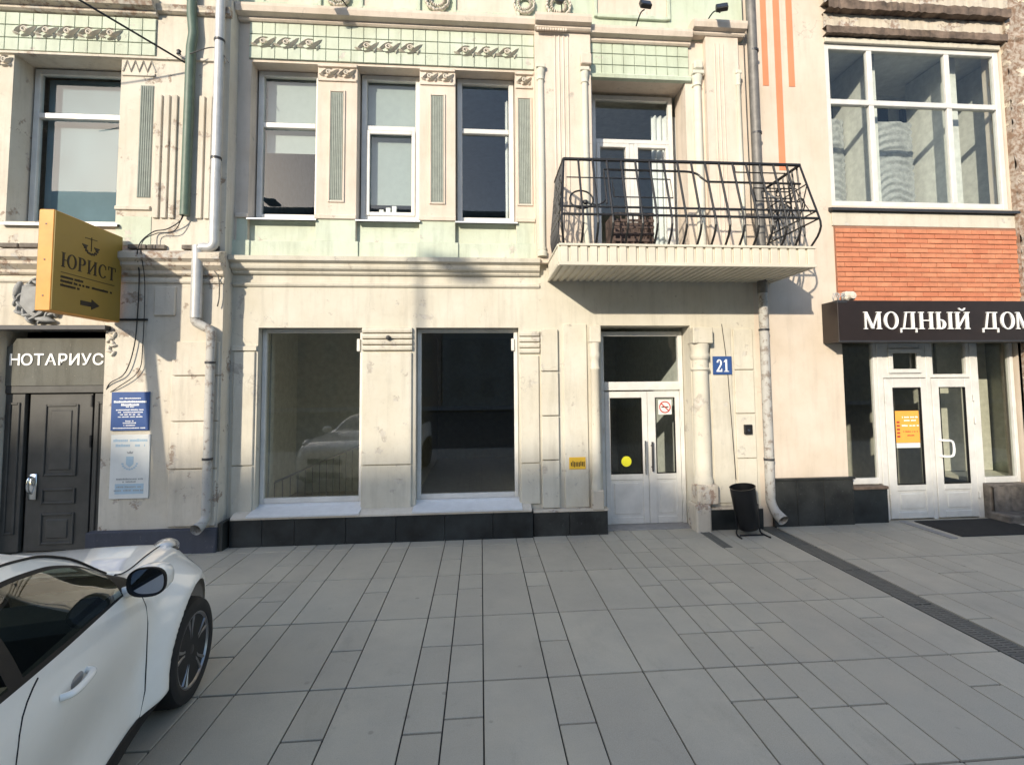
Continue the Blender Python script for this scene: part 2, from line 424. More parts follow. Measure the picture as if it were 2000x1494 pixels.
def window(parent, x0, x1, z0, z1, y, mx=(), tz=(), t=.06, dep=.07, gl='window_glass', name='window', mat='pvc_white', tb=None):
    """frame bars as one mesh, each pane its own sub-part. mx: mullion centres, tz: transom centres (full width)"""
    tb = tb or t
    f = MB()
    f.box(x0, x0+t, y, y+dep, z0, z1, .006); f.box(x1-t, x1, y, y+dep, z0, z1, .006)
    f.box(x0+t, x1-t, y+.001, y+dep-.001, z0, z0+tb, .006); f.box(x0+t, x1-t, y+.001, y+dep-.001, z1-t, z1, .006)
    for q in tz: f.box(x0+t, x1-t, y-.004, y+dep-.004, q-t*.5, q+t*.5, .006)
    for q in mx: f.box(q-t*.5, q+t*.5, y+.003, y+dep-.006, z0+tb, z1-t, .006)
    w = f.build(name, mat, parent)
    xs = [x0+t*.6]+list(mx)+[x1-t*.6]; zs = [z0+tb*.6]+list(tz)+[z1-t*.6]
    for i in range(len(xs)-1):
        for j in range(len(zs)-1):
            MB().add([(xs[i], y+dep*.55, zs[j]), (xs[i+1], y+dep*.55, zs[j]), (xs[i+1], y+dep*.55, zs[j+1]), (xs[i], y+dep*.55, zs[j+1])], [(0, 1, 2, 3)]).build('pane', gl, w)
    return w
# ------------------------------------------------------------------ lettering
def text_mesh(txt, size, depth, mat, bold=0.):
    cu = bpy.data.curves.new('t', 'FONT'); cu.body = txt; cu.size = size; cu.extrude = depth; cu.offset = bold; cu.align_x = 'CENTER'
    ob = bpy.data.objects.new('t', cu); COL.objects.link(ob)
    dg = bpy.context.evaluated_depsgraph_get(); me = bpy.data.meshes.new_from_object(ob.evaluated_get(dg))
    bpy.data.objects.remove(ob); me.materials.clear(); me.materials.append(MATS[mat]); return me
def text_on(txt, size, depth, mat, parent, loc, rot, name='lettering', bold=0., sx=1.):
    me = text_mesh(txt, size, depth, mat, bold)
    ob = bpy.data.objects.new(name, me); COL.objects.link(ob); ob.parent = parent
    ob.location = Vector(loc)-org(parent); ob.rotation_euler = rot; ob.scale = (sx, 1, 1); return ob
def glyph(ch):
    """serif capital of height 1: list of polygons in (x, z) and its advance width"""
    T, t, sh, se = .155, .06, .05, .075
    P = []
    def rect(x0, x1, z0, z1): P.append([(x0, z0), (x1, z0), (x1, z1), (x0, z1)])
    def stem(x, th=T, z0=0., z1=1., s0=True, s1=True):
        rect(x, x+th, z0, z1)
        if s0: rect(x-se, x+th+se, z0, z0+sh)
        if s1: rect(x-se, x+th+se, z1-sh, z1)
    def diag(xa, za, xb, zb, w): P.append([(xa-w/2, za), (xa+w/2, za), (xb+w/2, zb), (xb-w/2, zb)])
    def arc(cx, cz, ro, zo, ri, zi, a0, a1, n=22):
        for k in range(n):
            u, v = a0+(a1-a0)*k/n, a0+(a1-a0)*(k+1)/n
            P.append([(cx+ro*math.cos(u), cz+zo*math.sin(u)), (cx+ro*math.cos(v), cz+zo*math.sin(v)), (cx+ri*math.cos(v), cz+zi*math.sin(v)), (cx+ri*math.cos(u), cz+zi*math.sin(u))])
    pi = math.pi
    if ch == 'М':
        stem(.06, .065); stem(.80, T); diag(.12, .97, .50, .03, T); diag(.50, .03, .84, .97, t); w = 1.08
    elif ch == 'О':
        arc(.43, .5, .42, .52, .27, .46, 0, 2*pi); w = .88
    elif ch == 'Д':
        rect(.0, .96, .0, .06); rect(.0, .055, -.2, .0); rect(.905, .96, -.2, 0); rect(.66, .66+T, .06, 1.); diag(.20, .06, .36, .96, .07); rect(.27, .9, .95, 1.0); w = 1.02
    elif ch == 'Н':
        stem(.07); stem(.65); rect(.07+T, .65, .47, .53); w = .93
    elif ch == 'Ы':
        stem(.07); arc(.25, .28, .33, .29, .17, .23, -pi/2, pi/2, 12); rect(.07+T, .26, .52, .57); rect(.07+T, .26, -.01, .05); stem(.78); w = 1.06
    elif ch in 'ЙИ':
        stem(.07); stem(.65); diag(.17, .08, .70, .92, .085)
        if ch == 'Й': arc(.44, 1.24, .19, .17, .14, .09, pi, 2*pi, 10)
        w = .93
    elif ch == 'Ю':
        stem(.07); rect(.07+T, .5, .47, .53); arc(.86, .5, .40, .52, .25, .46, 0, 2*pi); w = 1.30
    elif ch == 'Р':
        stem(.07, s1=False); rect(0, .4, .95, 1.); arc(.30, .73, .36, .27, .19, .22, -pi/2, pi/2, 12); rect(.2, .32, .46, .51); w = .72
    elif ch == 'С':
        arc(.43, .5, .42, .52, .27, .46, .24*pi, 1.78*pi); rect(.67, .72, .66, .92); w = .82
    elif ch == 'Т':
        stem(.32, s1=False); rect(.02, .78, .94, 1.); rect(.02, .06, .72, .95); rect(.74, .78, .72, .95); w = .82
    elif ch == '1':
        stem(.18, .17, s1=False); P.append([(.02, .80), (.05, .76), (.2, .84), (.2, .99)]); rect(.04, .5, 0, .05); w = .56
    elif ch == '2':
        arc(.27, .70, .25, .30, .09, .24, -.18*pi, .95*pi, 16); diag(.08, .07, .44, .60, .15); rect(.0, .52, .0, .13); rect(.46, .53, .0, .26); w = .62
    else: w = .55
    return P, w
def serif(txt, h, mat, parent, place, depth=.012, gap=.08, sx=1., fit=None, name='letter'):
    """letters as separate raised meshes; place(u, v, d) maps (along, up, out) to a point"""
    tot = sum(glyph(c)[1]+gap for c in txt)-gap
    k = sx*h if fit is None else fit/tot
    u = 0
    for c in txt:
        P, w = glyph(c)
        if P:
            m = MB()
            for i, q in enumerate(P):
                d = depth+.0002*(i % 7)
                vs = [place((u+x)*k, z*h, -.001) for x, z in q]+[place((u+x)*k, z*h, d) for x, z in q]
                n = len(q)
                m.add(vs, [tuple(range(n-1, -1, -1)), tuple(range(n, 2*n))]+[(i_, (i_+1) % n, (i_+1) % n+n, i_+n) for i_ in range(n)])
            m.build(name, mat, parent)
        u += w+gap

# ================================================================== ground
def sheet(name, x0, x1, y0, y1, z, mat):
    m = MB().add([(x0, y0, z), (x1, y0, z), (x1, y1, z), (x0, y1, z)], [(0, 1, 2, 3)])
    o = bpy.data.objects.new(name, m.mesh(name, mat)); COL.objects.link(o); return tag(o, kind='structure')
sheet('ground', -900, 900, -900, 900, -.16, 'asphalt')
sheet('road', -120, 120, -36, -9.6, -.152, 'asphalt')
pave = sheet('pavement', -40, 40, -9.6, 1.0, -.014, 'joint_dark')
ORG[pave.name] = Vector((0, 0, 0))
tag(B(-40, 40, -9.75, -9.6, -.2, -.005, .01).build('kerb', 'kerb_stone'), kind='structure')
_XE = [-6.70, -6.20, -5.95, -5.45, -5.20, -4.70, -4.45, -3.95, -3.70, -3.20, -2.95, -2.45, -2.20, -1.95, -1.71, -1.21, -.96, -.49, -.245, .01, .48, .72, 1.19, 1.66, 1.90, 2.14, 2.41, 2.68, 3.12, 3.39, 3.63, 4.06]
_XE2 = [4.32, 4.57, 5.04, 5.28, 5.52, 5.99, 6.23, 6.70, 6.94, 7.41, 7.65, 7.89, 8.36, 8.60, 9.1, 9.34, 9.8]
_YE = [.62, -.41, -1.46, -2.50, -3.55, -4.60, -5.65, -6.70]
_TM = {}
def tile_mesh(w, l):
    k = (round(w, 3), round(l, 3))
    if k not in _TM: _TM[k] = B(-w/2, w/2, -l/2, l/2, -.016, 0, .0025).mesh('tile', 'paving_slab')
    return _TM[k]
def in_view(x, y): return -1.05*(y+7.4)-.75 < x < 1.12*(y+7.4)+.75
rnd = random.Random(3)
G_ = .0095
nt_ = 0; far = MB()
def put_tile(x0, x1, y1, y0):
    global nt_
    w, l = x1-x0-G_, y1-y0-.018; cx, cy = (x0+x1)/2, (y0+y1)/2
    if in_view(cx, cy) and nt_ < 296:
        t = inst('tile', tile_mesh(w, l), pave, (cx, cy, rnd.uniform(-.0009, .0009))); nt_ += 1
        t.rotation_euler = (rnd.uniform(-.0015, .0015), rnd.uniform(-.002, .002), 0)
    else: far.box(cx-w/2, cx+w/2, cy-l/2, cy+l/2, -.016, 0)
for edges in (_XE, _XE2):
    for i in range(len(edges)-1):
        a, b = edges[i], edges[i+1]; narrow = b-a < .35; ph = rnd.random()
        for j in range(len(_YE)-1):
            y1, y0 = _YE[j], _YE[j+1]
            if narrow and ph < .72:
                ym = (y0+y1)/2+rnd.choice((-.0, .0, .12)); put_tile(a, b, y1, ym); put_tile(a, b, ym, y0)
            else: put_tile(a, b, y1, y0)
# the rest of the pavement, behind and beside the camera
for X0, X1, Y1, Y0 in ((-16, -6.7, .62, -9.6), (9.8, 16, .62, -9.6), (-6.7, 9.8, -6.7, -9.6)):
    x = X0
    while x < X1-.1:
        x2 = min(X1, x+.5); y = Y1
        while y > Y0+.05:
            y2 = max(Y0, y-1.05); far.box(x+G_/2, x2-G_/2, y2+G_/2, y-G_/2, -.016, 0); y = y2
        x = x2
tag(far.build('tile_field', 'paving_slab', pave), kind='stuff')
# drainage channels with slotted iron grates
def drain(x0, x1, y0, y1, up=0.):
    m = MB(); m.box(x0+.004, x0+.03, y0, y1, -.016, -.001, .002); m.box(x1-.03, x1-.004, y0, y1, -.016, -.001, .002)
    y = y0
    while y < y1-.01:
        m.box(x0+.03, x1-.03, y, y+.026, -.014, -.003); y += .036
    m.box((x0+x1)/2-.01, (x0+x1)/2+.01, y0, y1, -.0145, -.0025)
    m.v = [(a, b, c+up) for a, b, c in m.v]
    m.build('drain_grate', 'grate_iron', pave)
for k in range(9): drain(4.075, 4.305, -8.2+.92*k, -8.2+.92*k+.91)
drain(3.10, 3.24, -.88, -.17, .008)
# low ramp edge in front of the shop door
B(6.30, 6.40, -.86, .02, -.01, .012, .004).build('ramp_edge', 'kerb_stone', pave)

# ================================================================== plaster building
bld = empty('plaster_building', (0, 0, 0), 'old two-storey cream and pale green stucco building with balcony and shop windows', 'building')
UW = [(-3.27, -2.34), (-1.78, -.88), (-.36, .53)]          # upper window openings
opens_up = [(a, b, 4.18, 6.80) for a, b in UW]+[(1.70, 3.16, 3.90, 6.75)]
opens_gr = [(-3.09, -1.67, .42, 2.95), (-.92, .55, .42, 2.95), (1.76, 3.12, -.1, 2.98)]
wbuild(wall(-3.60, 4.13, -.2, 3.93, opens_gr, 0, .42), 'ground_floor_wall', 'plaster_cream', bld)
wbuild(wall(-3.60, 4.13, 3.93, 7.42, opens_up, 0, .42), 'upper_wall', 'plaster_pink', bld)
wbuild(wall(-3.60, 4.13, 7.42, 9.2, [], 0.0, .42), 'attic_wall', 'paint_green', bld)
BY = -.25
wbuild(wall(-9.0, -3.45, -.2, 3.93, [(-6.22, -4.92, -.2, 2.90)], BY, .42), 'bay_ground_wall', 'plaster_bay', bld)
wbuild(wall(-9.0, -3.45, 3.93, 9.2, [(-6.22, -4.86, 4.33, 6.62)], BY, .42), 'bay_upper_wall', 'plaster_bay', bld)
# rooms behind the openings
room(bld, -3.55, -1.2, .42, 2.9, .1, 3.4, 'room_dim')
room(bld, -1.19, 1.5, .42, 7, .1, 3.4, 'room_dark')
room(bld, 1.55, 3.32, .42, 5, .0, 3.4, 'room_dim')
room(bld, -3.55, 1.15, .42, 4.5, 4.1, 6.95, 'room_blue')
room(bld, 1.2, 4.0, .42, 4.0, 3.88, 6.95, 'room_white')
room(bld, -8.0, -3.6, .17, 3.0, 4.1, 6.9, 'room_white')

def moulding(prof, x0, x1, yb, name, mat, parent=bld, ret=True):
    """prof: (out, z) pairs from bottom to top; out is how far it stands off the wall"""
    P = [(yb+.02, prof[0][1])]+[(yb-o, z) for o, z in prof]+[(yb+.02, prof[-1][1])]
    return MB().run(P, x0, x1).build(name, mat, parent)
# cornices and string courses
moulding([(.05, 7.38), (.07, 7.40), (.07, 7.43), (.16, 7.45), (.18, 7.52), (.18, 7.56), (.05, 7.60)], -3.44, .82, 0, 'cornice', 'plaster_pink')
moulding([(.17, 7.38), (.19, 7.40), (.19, 7.43), (.26, 7.45), (.28, 7.52), (.28, 7.56), (.15, 7.60)], .822, 1.66, 0, 'cornice', 'plaster_pink')
moulding([(.05, 7.30), (.07, 7.32), (.07, 7.36), (.15, 7.38), (.17, 7.45), (.17, 7.49), (.05, 7.53)], 1.662, 3.24, 0, 'cornice', 'plaster_pink')
moulding([(.12, 7.44), (.14, 7.46), (.14, 7.49), (.21, 7.51), (.23, 7.58), (.23, 7.62), (.10, 7.66)], 3.242, 4.08, 0, 'cornice', 'plaster_pink')
moulding([(.04, 7.20), (.07, 7.22), (.07, 7.26), (.15, 7.28), (.18, 7.34), (.18, 7.40), (.03, 7.46)], -9, -4.40, BY, 'cornice', 'plaster_worn')
moulding([(.03, 7.26), (.06, 7.28), (.06, 7.31), (.08, 7.36), (.03, 7.40)], -4.398, -3.44, BY, 'cornice', 'plaster_worn')
dm = MB()
for k in range(12): dm.box(.85+.038*k, .85+.038*k+.024, -.205, -.17, 7.345, 7.38)
dm.build('dentil_row', 'plaster_pink', bld)
moulding([(.03, 3.70), (.05, 3.72), (.05, 3.74), (.10, 3.77), (.11, 3.80), (.11, 3.84), (.17, 3.87), (.18, 3.93), (.02, 3.97)], -3.44, .86, 0, 'string_course', 'plaster_cream')
moulding([(.02, 3.53), (.035, 3.55), (.035, 3.575), (.0, 3.59)], -3.44, .86, 0, 'string_course', 'plaster_cream')
moulding([(.03, 3.62), (.05, 3.64), (.05, 3.68), (.12, 3.74), (.12, 3.78), (.17, 3.82), (.17, 3.90), (.02, 3.96)], -9, -3.44, BY, 'string_course', 'plaster_worn')
moulding([(.02, 3.52), (.03, 3.54), (.03, 3.57), (.0, 3.59)], -9, -3.44, BY, 'string_course', 'plaster_bay')
# broken brickwork showing under the worn ledge
rb = random.Random(5)
for x in (-6.25, -6.0, -5.75, -4.66, -4.42, -3.98, -3.74):
    m = MB(); m.box(x, x+.23, BY-.03-rb.random()*.03, BY, 3.97, 4.03, .008); m.build('brick', 'rubble', bld)
# frieze of green glazed tiles
def frieze(x0, x1, z0, rows, s, yb, skip=None, mat='paint_green_pale'):
    n = int(round((x1-x0)/s)); s = (x1-x0)/n
    back = B(x0, x1, yb-.012, yb+.01, z0, z0+rows*s*1.02).build('frieze', 'frieze_joint', bld)
    me = B(-s/2+.0045, s/2-.0045, -.016, .004, -s/2+.0045, s/2-.0045, .003).mesh('tile', mat)
    for i in range(n):
        for j in range(rows):
            inst('tile', me, back, (x0+s*(i+.5), yb-.012, z0+s*1.02*(j+.5)-.0))
    return back
frieze(-3.30, .82, 6.835, 3, .179, 0)
frieze(-7.2, -4.42, 6.65, 3, .179, BY)
frieze(1.68, 3.22, 6.79, 3, .172, 0, mat='paint_green')
# leaf-and-rosette reliefs
def leaf(m, cx, cz, L, W_, rot, h, y):
    """pointed leaf with a raised mid-rib, lying on the wall"""
    ca, sa = math.cos(rot), math.sin(rot); out = []
    for u, v in ((-1, 0), (-.6, .75), (0, 1), (.55, .62), (1, 0), (.55, -.62), (0, -1), (-.6, -.75)):
        x, z = u*L, v*W_; out.append((cx+x*ca-z*sa, y, cz+x*sa+z*ca))
    rib = [(cx+u*L*ca, y-h*k, cz+u*L*sa) for u, k in ((-.75, .7), (-.1, 1.), (.6, .6))]
    m.add(out+rib, [(0, 1, 8), (1, 2, 9, 8), (2, 3, 10, 9), (3, 4, 10), (4, 5, 10), (5, 6, 9, 10), (6, 7, 8, 9), (7, 0, 8)])
def leaf_band(x0, x1, z0, z1, n, y, parent=bld, mat='stucco_white', name='leaf_relief'):
    m = MB(); w = (x1-x0)/n; h = z1-z0; rg = random.Random(int(x0*100)+n)
    for k in range(n):
        cx = x0+w*(k+.5); cz = (z0+z1)/2; e = lambda a: a+rg.uniform(-5, 5)
        leaf(m, cx-w*.24, cz+h*.10, w*.32, h*.15, R(e(40)), .045, y)
        leaf(m, cx+w*.30, cz+h*.02, w*.36, h*.14, R(e(42)), .05, y)
        leaf(m, cx-w*.38, cz-h*.24, w*.20, h*.12, R(e(-20)), .035, y)
        leaf(m, cx+w*.08, cz-h*.36, w*.24, h*.11, R(e(14)), .035, y)
        leaf(m, cx-w*.02, cz+h*.38, w*.22, h*.10, R(e(10)), .03, y)
        leaf(m, cx+w*.40, cz-h*.30, w*.16, h*.10, R(e(60)), .03, y)
        pts = [(cx+w*.15*math.cos(a)*(1-a/11), y-.018, cz+h*.02+h*.22*math.sin(a)*(1-a/11)) for a in [i*.5 for i in range(18)]]
        m.tube(pts, [.013]*10+[.011, .010, .009, .009, .008, .007, .006, .005], 5)
    return m.build(name, mat, parent, smooth=25)
for a, b, z in ((-3.26, -2.30, 7.08), (-1.80, -.86, 7.08), (-.36, .57, 7.08)): leaf_band(a, b, z-.085, z+.085, 3, -.03)
leaf_band(-6.22, -4.86, 6.84, 7.02, 5, BY-.03)
# upper pilasters: capital relief, ribbed grey panel, green pedestal
def pilaster(x0, x1, pan=True, cap=True, y=0.):
    if cap:
        moulding([(.0, 6.545), (.022, 6.55), (.022, 6.585), (.0, 6.59)], x0+.01, x1-.01, y, 'capital_band', 'plaster_pink')
        moulding([(.0, 6.755), (.03, 6.76), (.03, 6.80), (.0, 6.81)], x0+.004, x1-.004, y, 'capital_band', 'plaster_pink')
        leaf_band(x0+.03, x1-.03, 6.60, 6.75, 2 if x1-x0 > .4 else 1, y-.006)
    if pan:
        c = (x0+x1)/2; m = MB(); m.box(c-.09, c+.09, y-.006, y+.01, 4.78, 6.39); m.build('ribbed_panel', 'rib_grey', bld)
        r = MB()
        for k in range(7): r.tube([(c-.078+.026*k, y-.006, 4.80), (c-.078+.026*k, y-.006, 6.37)], .008, 6)
        r.build('panel_ribs', 'rib_grey', bld, smooth=50)
        f = MB(); f.box(c-.115, c-.09, y-.02, y+.01, 4.755, 6.415, .004); f.box(c+.09, c+.115, y-.02, y+.01, 4.755, 6.415, .004)
        f.box(c-.09, c+.09, y-.019, y+.01, 6.39, 6.415, .004); f.box(c-.09, c+.09, y-.019, y+.01, 4.755, 4.78, .004)
        f.build('panel_frame', 'plaster_pink', bld)
    B(x0+.002, x1-.002, y-.006, y+.2, 4.19, 4.50, .003).build('pedestal', 'paint_green_pale', bld)
    moulding([(.0, 4.50), (.035, 4.51), (.035, 4.555), (.0, 4.58)], x0-.005, x1+.005, y, 'pedestal_cap', 'plaster_pink')
    B(x0-.045, x1+.045, y-.045, y+.1, 3.96, 4.18, .004).build('pedestal_base', 'paint_green_pale', bld)
pilaster(-2.34, -1.78); pilaster(-.88, -.36); pilaster(.53, .80)
pilaster(-3.42, -3.27, False, False)
for a, b in UW:
    B(a-.001, b+.001, .075, .30, 4.10, 4.50).build('apron', 'paint_green_pale', bld)
    B(a+.045, b-.045, -.02, .08, 3.96, 4.175, .004).build('apron_base', 'paint_green_pale', bld)
# upper windows
def upper_window(a, b, z0, z1, y, tr, sash=None):
    w = window(bld, a+.02, b-.01, z0, z1, y, (), (tr,), .075, .08)
    if sash:
        f = MB(); i = .075; zt = tr-.04
        x0, x1 = a+.02+i, b-.01-i
        f.box(x0, x0+.055, y-.018, y+.02, z0+i, zt, .006); f.box(x1-.055, x1, y-.018, y+.02, z0+i, zt, .006)
        f.box(x0+.055, x1-.055, y-.017, y+.02, z0+i, z0+i+.055, .006); f.box(x0+.055, x1-.055, y-.017, y+.02, zt-.055, zt, .006)
        f.build('sash', 'pvc_white', w)
    s = MB().run([(y, z0-.005), (y, z0-.03), (-.05, z0-.07), (-.05, z0-.085), (-.043, z0-.085), (-.043, z0-.062), (y, z0-.0)], a+.001, b+.02)
    s.build('sill', 'sill_metal', w)
    return w
for (a, b), sash in zip(UW, (None, 1, None)): upper_window(a, b, 4.56, 6.79, .20, 5.97, sash)
w = window(bld, -6.20, -4.88, 4.36, 6.60, .05, (), (5.93,), .075, .08)
MB().run([(.05, 4.355), (.05, 4.33), (BY-.06, 4.29), (BY-.06, 4.265), (BY-.05, 4.265), (BY-.05, 4.30), (.05, 4.36)], -6.24, -4.80).build('sill', 'sill_metal', w)
# balcony door bay
dw = window(bld, 1.76, 3.08, 3.95, 6.70, .34, (), (5.95,), .07, .08)
m = MB()
m.box(2.36, 2.44, .336, .41, 4.02, 5.91, .006)
for x0, x1 in ((1.83, 2.36), (2.44, 3.01)):
    m.box(x0, x0+.06, .325, .40, 4.02, 5.91, .006); m.box(x1-.06, x1, .325, .40, 4.02, 5.91, .006)
    m.box(x0+.06, x1-.06, .326, .40, 5.85, 5.91, .006); m.box(x0+.06, x1-.06, .326, .40, 4.02, 4.26, .006)
m.build('balcony_door_leaf', 'pvc_white', dw)
moulding([(.0, 6.74), (.05, 6.75), (.06, 6.80), (.03, 6.83)], 1.66, 3.24, 0, 'lintel_moulding', 'paint_green')
# big fluted pilaster, left of the balcony door
B(.82, 1.66, -.12, .1, 3.88, 7.40).build('giant_pilaster', 'plaster_pink', bld)
for x in (1.12, 1.185, 1.25, 1.315): MB().tube([(x, -.12, 3.95), (x, -.12, 7.32)], .014, 6).build('flute', 'plaster_pink', bld, smooth=50)
B(3.46, 3.98, -.10, .1, 3.88, 7.45).build('giant_pilaster', 'plaster_pink', bld)
for x in (3.60, 3.665, 3.73): MB().tube([(x, -.10, 3.95), (x, -.10, 7.32)], .014, 6).build('flute', 'plaster_pink', bld, smooth=50)
def colonette(x, y, z0, z1, r, mat='column_pale'):
    p = [(r*1.5, 0), (r*1.5, .06), (r*1.15, .08), (r*1.3, .11), (r, .15), (r*1.04, (z1-z0)*.4), (r*.92, z1-z0-.18), (r*1.2, z1-z0-.165), (r*1.0, z1-z0-.14), (r*1.1, z1-z0-.10), (r*1.3, z1-z0-.04), (r*1.3, z1-z0)]
    c = MB().lathe(p, x, y, z0, 14).build('colonette', mat, bld, smooth=40)
    B(x-r*1.35, x+r*1.35, y-r*1.35, y+.12, z1, z1+.06, .008).build('abacus', mat, c)
colonette(.90, -.125, 3.97, 6.78, .050); colonette(1.56, -.13, 3.92, 6.76, .050)
colonette(3.34, -.02, 3.92, 6.84, .065, 'column_pale'); colonette(3.96, -.10, 3.92, 6.84, .035)
B(1.50, 1.66, -.20, -.12, 6.86, 7.02, .01).build('capital_block', 'plaster_pink', bld)
B(3.28, 3.42, -.10, 0, 6.92, 7.06, .02).build('capital_block', 'column_pale', bld)
# attic: pink panels in green field, wreaths
for a, b in ((-3.1, -2.35), (-1.70, -.92), (-.34, .56), (1.80, 2.90)):
    B(a, b, -.012, .02, 7.70 if a < 1 else 7.77, 9.0, .006).build('attic_panel', 'plaster_pink', bld)
    f = MB(); f.box(a-.05, a, -.045, .02, 7.66 if a < 1 else 7.72, 9, .006); f.box(b, b+.05, -.045, .02, 7.66 if a < 1 else 7.72, 9, .006)
    f.box(a, b, -.043, .02, 7.64 if a < 1 else 7.71, 7.70 if a < 1 else 7.77, .006); f.build('panel_frame', 'paint_green', bld)
def wreath(x, z, r, y=-.02):
    m = MB()
    for k in range(20):
        a = 2*math.pi*k/20
        m.ell((x+r*math.cos(a), y-.02, z+r*math.sin(a)), (r*.24, .035, r*.13), a+R(60+30*(k % 2)), 7, 4)
        m.ell((x+r*.62*math.cos(a+.1), y-.02, z+r*.62*math.sin(a+.1)), (r*.16, .03, r*.10), a+R(20), 6, 4)
    m.build('wreath_relief', 'stucco_white', bld, smooth=60)
wreath(-.62, 7.86, .17); wreath(-2.06, 7.84, .16); wreath(.68, 7.86, .15); wreath(1.2, 7.86, .18, -.02)

# ---- left bay, upper floor
moulding([(.0, 6.36), (.02, 6.37), (.02, 6.40), (.0, 6.41)], -4.84, -4.42, BY, 'capital_band', 'plaster_bay')
moulding([(.0, 6.60), (.03, 6.61), (.03, 6.64), (.0, 6.65)], -9, -3.5, BY, 'capital_band', 'plaster_bay')
m = MB(); zz = [(-4.84+.0525*k, 6.43 if k % 2 == 0 else 6.58) for k in range(9)]
m.tube([(x, BY-.006, z) for x, z in zz], .012, 6); m.build('zigzag_relief', 'stucco_white', bld)
leaf_band(-6.62, -6.24, 6.42, 6.60, 2, BY-.004)
c = -4.515
B(c-.085, c+.085, BY-.006, BY+.01, 4.68, 6.24).build('ribbed_panel', 'rib_grey', bld)
r = MB()
for k in range(6): r.tube([(c-.07+.028*k, BY-.006, 4.69), (c-.07+.028*k, BY-.006, 6.23)], .010, 6)
r.build('panel_ribs', 'rib_grey', bld, smooth=50)
for k, x in enumerate((-4.345, -4.245, -4.145, -3.79, -3.69)):
    B(x-.036, x+.036, BY-.03, BY+.01, 4.40, 6.11, .006).build('reed', 'plaster_bay', bld)
moulding([(.0, 4.50), (.03, 4.51), (.03, 4.55), (.0, 4.57)], -4.86, -4.42, BY, 'pedestal_cap', 'plaster_bay')
B(-4.85, -4.40, BY-.008, BY+.02, 4.02, 4.42, .004).build('apron', 'paint_green_pale', bld)
B(-6.20, -4.88, BY+.02, BY+.3, 3.99, 4.30, .004).build('apron', 'paint_green_pale', bld)

# ---- ground floor: shop windows, rusticated piers, plinths
for a, b in ((-3.09, -1.67), (-.92, .55)):
    w = window(bld, a+.005, b-.005, .50, 2.945, .13, (), (), .055, .08, 'shop_glass', tb=.07)
    MB().run([(.13, .50), (.13, .47), (-.21, .415), (-.21, .39), (-.195, .39), (.14, .40)], a-.02, b+.02).build('sill', 'sill_metal', w)
    B(b-.10, b-.055, .10, .13, 2.62, 2.80, .006).build('sensor', 'pvc_white', w)
# stone ledge and black granite slabs of the plinth
MB().run([(.0, .44), (-.10, .425), (-.185, .385), (-.185, .36), (.0, .355)], -3.32, .70).build('plinth_ledge', 'stucco_white', bld)
xs = [-3.34, -2.92, -2.50, -1.83, -1.16, -.50, .16, .72]
for i in range(7): B(xs[i]+.002, xs[i+1]-.002, -.165, .0, -.05, .358, .003).build('plinth_slab', 'granite_black', bld)
for a, b in ((.73, 1.24), (1.245, 1.79)): B(a, b, -.125, .0, -.05, .33, .006).build('plinth_slab', 'granite_dark', bld)
MB().run([(.0, .36), (-.09, .36), (-.135, .345), (-.135, .33), (.0, .33)], .73, 1.80).build('plinth_ledge', 'plaster_worn', bld)
B(3.30, 3.72, -.11, .0, -.05, .29, .004).build('plinth_slab', 'granite_black', bld); B(3.724, 4.10, -.11, .0, -.05, .29, .004).build('plinth_slab', 'granite_black', bld)
MB().run([(.0, .32), (-.10, .315), (-.12, .30), (-.12, .29), (.0, .29)], 3.28, 4.10).build('plinth_ledge', 'plaster_worn', bld)
def blocks(x0, x1, zs, y, mat='plaster_cream', d=.03):
    for a, b in zip(zs[:-1], zs[1:]): B(x0, x1, y-d, y+.01, a+.007, b-.007, .008).build('rustic_block', mat, bld)
blocks(-1.66, -.975, [.42, 1.02, 2.60], 0, d=.035)
for k in range(4): moulding([(.0, 2.62+.083*k), (.05, 2.63+.083*k), (.055, 2.66+.083*k), (.045, 2.69+.083*k), (.0, 2.70+.083*k)], -1.665, -.97, 0, 'capital_band', 'plaster_cream')
blocks(.57, .84, [.42, 1.0, 2.55], 0, d=.03)
for k in range(4): moulding([(.0, 2.57+.083*k), (.04, 2.58+.083*k), (.045, 2.61+.083*k), (.04, 2.64+.083*k), (.0, 2.65+.083*k)], .56, .85, 0, 'capital_band', 'plaster_cream')
blocks(.87, 1.12, [.36, 1.04, 1.67, 2.31, 2.93], 0, d=.05)
B(1.20, 1.55, -.03, .01, .36, 3.0, .008).build('pier_panel', 'plaster_cream', bld)
blocks(-3.40, -3.12, [.30, 1.05, 2.62], 0, d=.03)
moulding([(.0, 2.62), (.04, 2.63), (.04, 2.68), (.0, 2.70)], -3.42, -3.10, 0, 'capital_band', 'plaster_cream')
blocks(-4.06, -3.47, [.32, 1.06, 1.68, 2.28, 2.74], BY, 'plaster_bay', .035)
B(-4.32, -4.05, BY-.03, BY+.01, 3.08, 3.47, .012).build('wall_panel', 'plaster_bay', bld)
B(-5.0, -3.42, BY-.10, BY+.02, -.05, .30, .008).build('plinth_slab', 'plinth_blue', bld)
B(-3.42, -3.36, -.30, 0, -.05, .36, .006).build('plinth_slab', 'granite_dark', bld)
blocks(3.78, 4.08, [.36, 1.0, 1.66, 2.31, 2.93], 0, d=.03)
B(3.42, 3.74, -.022, .01, .36, 2.95, .008).build('pier_panel', 'plaster_cream', bld)
